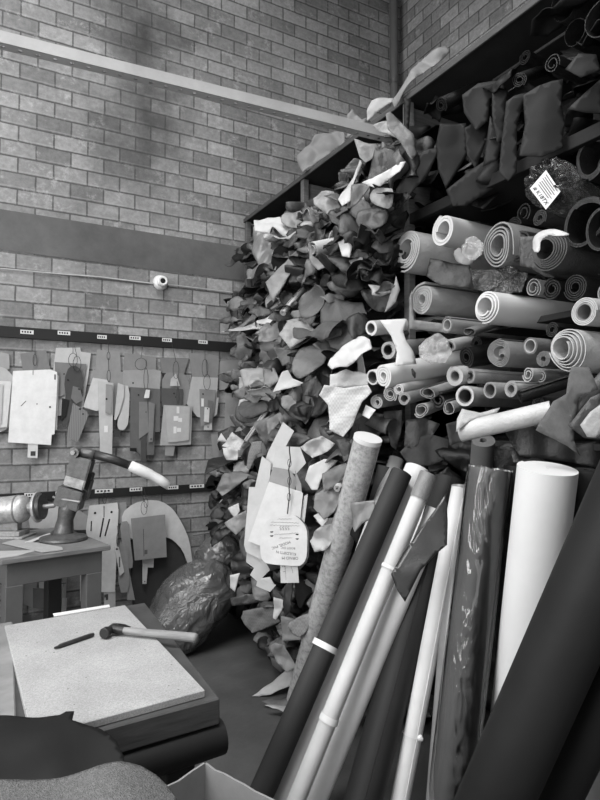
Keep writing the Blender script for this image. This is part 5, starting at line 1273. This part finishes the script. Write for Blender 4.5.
for l, L_ in LAB.items():
    L_.sort(key=lambda q: q[0])
    for i, (v, o) in enumerate(L_):
        o['label'] = l if len(L_) == 1 else ('lower ' if i == len(L_)-1 else 'upper ' if len(L_) == 2 or i == 0 else 'middle ')+l
for o in COL.objects:
    for k in ('ax0', 'ax1', 'rad'):
        if k in o: del o[k]

for l_ in LABELS:
    if len(l_.replace('-', ' ').split()) > 14: print('LONG', len(l_.split()), l_)
# ================================================================ PLASTIC SACK
PLB = plastic_mat('sack_plastic', .075, 1.0, 5, .8)
def lump(c, r, seedv, sub=5, folds=.05, pinch=None):
    bm = bmesh.new(); bmesh.ops.create_icosphere(bm, subdivisions=sub, radius=1)
    for v in bm.verts:
        n = v.co.copy(); q = Vector((n.x*1.4, n.y*1.4, n.z*1.4))+Vector((seedv, 0, 0))
        k = 1+.16*noise.noise(q)
        k += folds*(1-abs(noise.noise(q*2.3+n*noise.noise(q*1.5)*1.5))*3)*.5+folds*.4*(1-abs(noise.noise(q*5.5))*3)*.5
        v.co = Vector((n.x*r[0]*k, n.y*r[1]*k, n.z*r[2]*k))
    return bm
sc_ = P(194, 592, y=3.78); sack = empty('plastic_sack', V(sc_.x, sc_.y, 0)); tag(sack, 'crumpled dark plastic sack full of waste on the floor by the wall', 'bag')
bm = lump(sc_, (.27, .23, .26), 3.2, 5, .07)
Rm = Matrix.Rotation(math.radians(-42), 4, 'Y')
for v in bm.verts:
    v.co = Rm @ Vector((v.co.x*1.36, v.co.y, v.co.z*.84)); v.co += Vector((sc_.x-.03, sc_.y, .26))
    if v.co.z < .004: v.co.z = .004+.02*abs(noise.noise(v.co*9))
adopt(link('sack_body', bm, PLB, None, True), sack)
tp = P(219, 553, y=3.86); bm = lump(tp, (.15, .13, .12), 8.1, 4, .12)
for v in bm.verts: v.co += tp
adopt(link('sack_neck', bm, PLB, None, True), sack)

# ================================================================ CUTTING BLOCK, BOARD AND TOOLS
Z1 = .68
A_, B1, C_ = P(4.7, 625.5, z=Z1), P(125, 605, z=Z1), P(205, 690, z=Z1); D_ = A_+C_-B1
blkE = empty('cutting_block', ((A_+C_)/2).xy.to_3d()); tag(blkE, 'low heavy wooden cutting block standing on thick legs', 'table')
def padd(o): return adopt(o, blkE)
zt = Z1-.022
Bp, Cp = P(145, 602.6, z=zt), P(220, 698, z=zt); Ap = P(-16, 629, z=zt); Dp = Ap+Cp-Bp
def pr(nm, pts, th, m, bv=.004): return padd(prism(nm, pts, Vector((0, 0, 1)), th, m, None, bv))
pr('wooden_slab', [Ap, Bp, Cp, Dp], .075, mat('wood', .24))
e1 = (Bp-Ap).normalized(); e2 = (Dp-Ap).normalized()
def at2(a, b, z): q = Ap+e1*a+e2*b; return V(q.x, q.y, z)
W1, W2 = (Bp-Ap).length, (Dp-Ap).length
pr('edge_rail', [at2(0, 0, zt+.012), at2(.1, 0, zt+.012), at2(.1, W2, zt+.012), at2(0, W2, zt+.012)], .012, mat('wood', .44))
padd(tubeo('log', [at2(-.02, W2-.03, zt-.125), at2(W1*.5, W2-.028, zt-.128), at2(W1+.015, W2-.03, zt-.125)], .05, mat('smooth', .1), None, 20))
padd(tubeo('log', [at2(-.02, .06, zt-.125), at2(W1+.01, .06, zt-.125)], .05, mat('smooth', .1), None, 20))
for a, b in ((.1, .08), (W1-.14, .08), (.1, W2-.14), (W1-.15, W2-.12)):
    pts = [at2(a, b, zt-.16), at2(a+.085, b, zt-.16), at2(a+.085, b+.085, zt-.16), at2(a, b+.085, zt-.16)]
    pr('leg', pts, zt-.16, mat('wood', .1))
tb = prism('cutting_board', [A_, B1, C_, D_], Vector((0, 0, 1)), .021, mat('mottled', .64), None, .002); tag(tb, 'pale fibre cutting board lying on the wooden block', 'board')
wm = bpy.data.materials.new('fibreboard'); wm.use_nodes = True; nt = wm.node_tree; b = nt.nodes['Principled BSDF']
tc = N(nt, 'ShaderNodeTexCoord'); n1 = N(nt, 'ShaderNodeTexNoise', Scale=230, Detail=4, Roughness=.8); n2 = N(nt, 'ShaderNodeTexNoise', Scale=4, Detail=6, Roughness=.6); v1 = N(nt, 'ShaderNodeTexVoronoi', Scale=24)
for q in (n1, n2, v1): nt.links.new(tc.outputs['Object'], q.inputs['Vector'])
mx = N(nt, 'ShaderNodeMix', data_type='RGBA', blend_type='MULTIPLY'); mx.inputs[0].default_value = 1
nt.links.new(ramp(nt, n1.outputs['Fac'], [(.3, .22), (.65, .43)]), mx.inputs[6]); nt.links.new(ramp(nt, n2.outputs['Fac'], [(.3, .75), (.7, 1)]), mx.inputs[7])
m2 = N(nt, 'ShaderNodeMix', data_type='RGBA', blend_type='MULTIPLY'); m2.inputs[0].default_value = 1
nt.links.new(mx.outputs[2], m2.inputs[6]); nt.links.new(ramp(nt, v1.outputs['Distance'], [(.05, .3), (.09, 1)]), m2.inputs[7])
nt.links.new(m2.outputs[2], b.inputs['Base Color']); b.inputs['Roughness'].default_value = .85
tb.data.materials[0] = wm
st2 = prism('card_strip', [P(u, v, z=Z1+.004) for u, v in ((53, 613.5), (109, 604.5), (110, 606.5), (54, 616))], Vector((0, 0, 1)), .0035, mat('paper', .84)); tag(st2, 'thin white strip lying along the far edge of the cutting board', 'card')
# hammer
def T(u, v, h=0): return P(u, v, z=Z1+h)
hm = empty('claw_hammer', T(112, 631)); tag(hm, 'claw hammer with pale wooden handle lying on the cutting board', 'hammer')
h0, h1 = T(113, 629, .022), T(197, 638, .018); hd = (h1-h0).normalized(); hs = Vector((-hd.y, hd.x, 0)).normalized()
adopt(tubeo('handle', [h0, h0.lerp(h1, .1), h0.lerp(h1, .35), h0.lerp(h1, .7), h0.lerp(h1, .97), h1], [.010, .0115, .0125, .0155, .0165, .014], mat('wood', .5), None, 14, True), hm)
HMt = mat('metal', .16)
c0 = h0-hd*.005
adopt(tubeo('handle_collar', [h0, h0+hd*.045], [.016, .0135], HMt, None, 12), hm)
adopt(tubeo('hammer_face', [c0-hs*.052, c0-hs*.05, c0-hs*.032, c0-hs*.03, c0+hs*.0, c0+hs*.016], [.017, .0195, .0195, .013, .015, .016], HMt, None, 16), hm)
for sgn in (-1, 1):
    adopt(tubeo('claw', [c0+hs*.012+hd*.004*sgn, c0+hs*.035+hd*(.006*sgn+.003), c0+hs*.055+hd*(.008*sgn+.012)-V(0, 0, .006), c0+hs*.07+hd*(.01*sgn+.026)-V(0, 0, .014)], [.012, .010, .007, .003], HMt, None, 10, True), hm)
pn = recentre(tubeo('steel_punch', [T(54.5, 648, .007), T(58, 646.8, .007), T(60, 646, .007), T(90, 635.6, .008), T(93.5, 634.4, .008)], [.0035, .005, .0075, .008, .0062], mat('metal', .2), None, 10)); tag(pn, 'short dark steel punch lying beside the hammer head', 'tool')

# ================================================================ FOREGROUND: HIDE, BLANKET, BOX
# open cardboard box
ZB = .70
k0, kL, kR = P(205, 764, z=ZB), P(154, 770.5, z=ZB), P(281, 806, z=ZB)
fx = (kR-k0).normalized(); fy = (kL-k0).normalized()
fy = (fy-fx*fy.dot(fx)).normalized()
W, H_ = .42, .5
cor = [k0, k0+fx*W, k0+fx*W+fy*H_, k0+fy*H_]
bx_ = empty('cardboard_box', ((cor[0]+cor[2])/2).xy.to_3d()); tag(bx_, 'tall open cardboard box with ragged rim in front of the cutting block', 'box')
CB = mat('card', .44)
for i in range(4):
    a, b2 = cor[i], cor[(i+1) % 4]; L = (b2-a).length; d = (b2-a).normalized(); nn = d.cross(V(0, 0, 1)).normalized()
    bm = bmesh.new(); top = []; bot = []
    for s in range(15):
        p = a+d*L*s/14; jz = .008*noise.noise(p*30)
        top.append(p+V(0, 0, jz)); bot.append(V(p.x, p.y, .003))
    for off in (0, .005):
        pass
    vo = [[bm.verts.new(p+nn*o) for p in row] for row in (top, bot) for o in (0, -.005)]
    to, ti, bo_, bi = vo
    for s in range(14):
        bm.faces.new((to[s], to[s+1], bo_[s+1], bo_[s])); bm.faces.new((ti[s+1], ti[s], bi[s], bi[s+1])); bm.faces.new((to[s+1], to[s], ti[s], ti[s+1])); bm.faces.new((bo_[s], bo_[s+1], bi[s+1], bi[s]))
    bm.faces.new((to[0], bo_[0], bi[0], ti[0])); bm.faces.new((to[-1], ti[-1], bi[-1], bo_[-1]))
    bmesh.ops.recalc_face_normals(bm, faces=bm.faces)
    adopt(recentre(link('side', bm, CB)), bx_)
adopt(prism('bottom', [V(c.x, c.y, .012) for c in cor], V(0, 0, 1), .006, CB), bx_)
fp = [k0+fx*.05, k0+fx*(W-.02), k0+fx*(W-.02)-V(0, 0, .1)+fy*.07, k0+fx*.07-V(0, 0, .1)+fy*.05]
def hfield(name, px, z, fn, m, step, th, label, cat, gname=None):
    pts = [P(u, v, z=z) for u, v in px]; O = sum(pts, Vector())/len(pts)
    v2, f2 = fill2d([(p.x-O.x, p.y-O.y) for p in pts], step); bm = bmesh.new()
    vs = [bm.verts.new((O.x+p.x, O.y+p.y, z+fn(O.x+p.x, O.y+p.y))) for p in v2]
    for t in f2:
        try: bm.faces.new([vs[i] for i in t])
        except ValueError: pass
    o = recentre(link(name, bm, m, None, True, th)); tag(o, label, cat, gname); return o
# dark hide draped over the near edge of the block
hd0 = P(60, 740, z=.71)
def bend_down(x, y):
    u, v, t = uv(V(x, y, .71)); return 0
pxh = [(-60, 728), (0, 725), (40, 724), (60, 722), (66, 719), (74, 718.5), (72, 726), (100, 731), (116, 738), (124, 748), (126, 762), (118, 790), (60, 830), (-60, 850)]
def fh(x, y):
    e = (Vector((x, y, 0))-Vector((Ap.x, Ap.y, 0)))
    s = e.dot(e2); q = s-(W2-.12); r = e.dot(e1)-W1*.35
    return .012*noise.noise(V(x*9, y*9, 2))+.02-(max(0, q)**2)*.5-(max(0, r)**2)*.25
hfield('leather_hide', pxh, .70, fh, mat('smooth', .06), .012, .004, 'dark leather hide draped over the near corner of the cutting block', 'leather')
# fleecy blanket over the box
pxb = [(-60, 812), (0, 800), (60, 797), (120, 793), (140, 795), (156, 800), (168, 808), (176, 818), (178, 830), (176, 870), (100, 910), (-60, 910)]
bc = P(110, 800, z=.78)
def fb(x, y):
    u, v, t = uv(V(x, y, .74)); q = noise.noise(V(x*5, y*5, 7))*.022
    r = (Vector((x, y))-Vector((bc.x, bc.y))); g = math.exp(-((r.x-.02)**2/.006))
    return q+.03+.02*g-max(0, r.x-.08)**2*2.2
hfield('fleece_blanket', pxb, .74, fb, mat('fleece', .36), .012, .008, 'fuzzy grey fleece blanket heaped over the cardboard box', 'blanket')
# ================================================================ LIGHT: overcast daylight through the window and the open doorway
w = bpy.data.worlds.new('overcast'); SC.world = w; w.use_nodes = True
w.node_tree.nodes['Background'].inputs[0].default_value = (.8, .8, .8, 1); w.node_tree.nodes['Background'].inputs[1].default_value = 1.0
def area(name, loc, direction, sx, sy, power):
    l = bpy.data.lights.new(name, 'AREA'); l.shape = 'RECTANGLE'; l.size = sx; l.size_y = sy; l.energy = power
    o = bpy.data.objects.new(name, l); COL.objects.link(o); o.location = loc
    o.rotation_euler = Vector(direction).to_track_quat('-Z', 'Y').to_euler(); return o
area('window_daylight', (XL-.22, (WY0+WY1)/2, (WZ0+WZ1)/2), (1, .15, -.28), WZ1-WZ0, WY1-WY0, 330)
area('doorway_daylight', ((DX0+DX1)/2, YB-.25, DZ1/2), (.25, 1, -.05), DX1-DX0, DZ1, 40)
area('skylight_daylight', ((SX0+SX1)/2, (SY0+SY1)/2, ZC+.78), (0, 0, -1), SX1-SX0, SY1-SY0, 470)
SC.view_settings.exposure = 0.0
try:
    SC.cycles.use_denoising = True
    SC.cycles.max_bounces = 8; SC.cycles.diffuse_bounces = 4; SC.cycles.transparent_max_bounces = 12
    SC.cycles.sample_clamp_indirect = 4
except Exception: pass
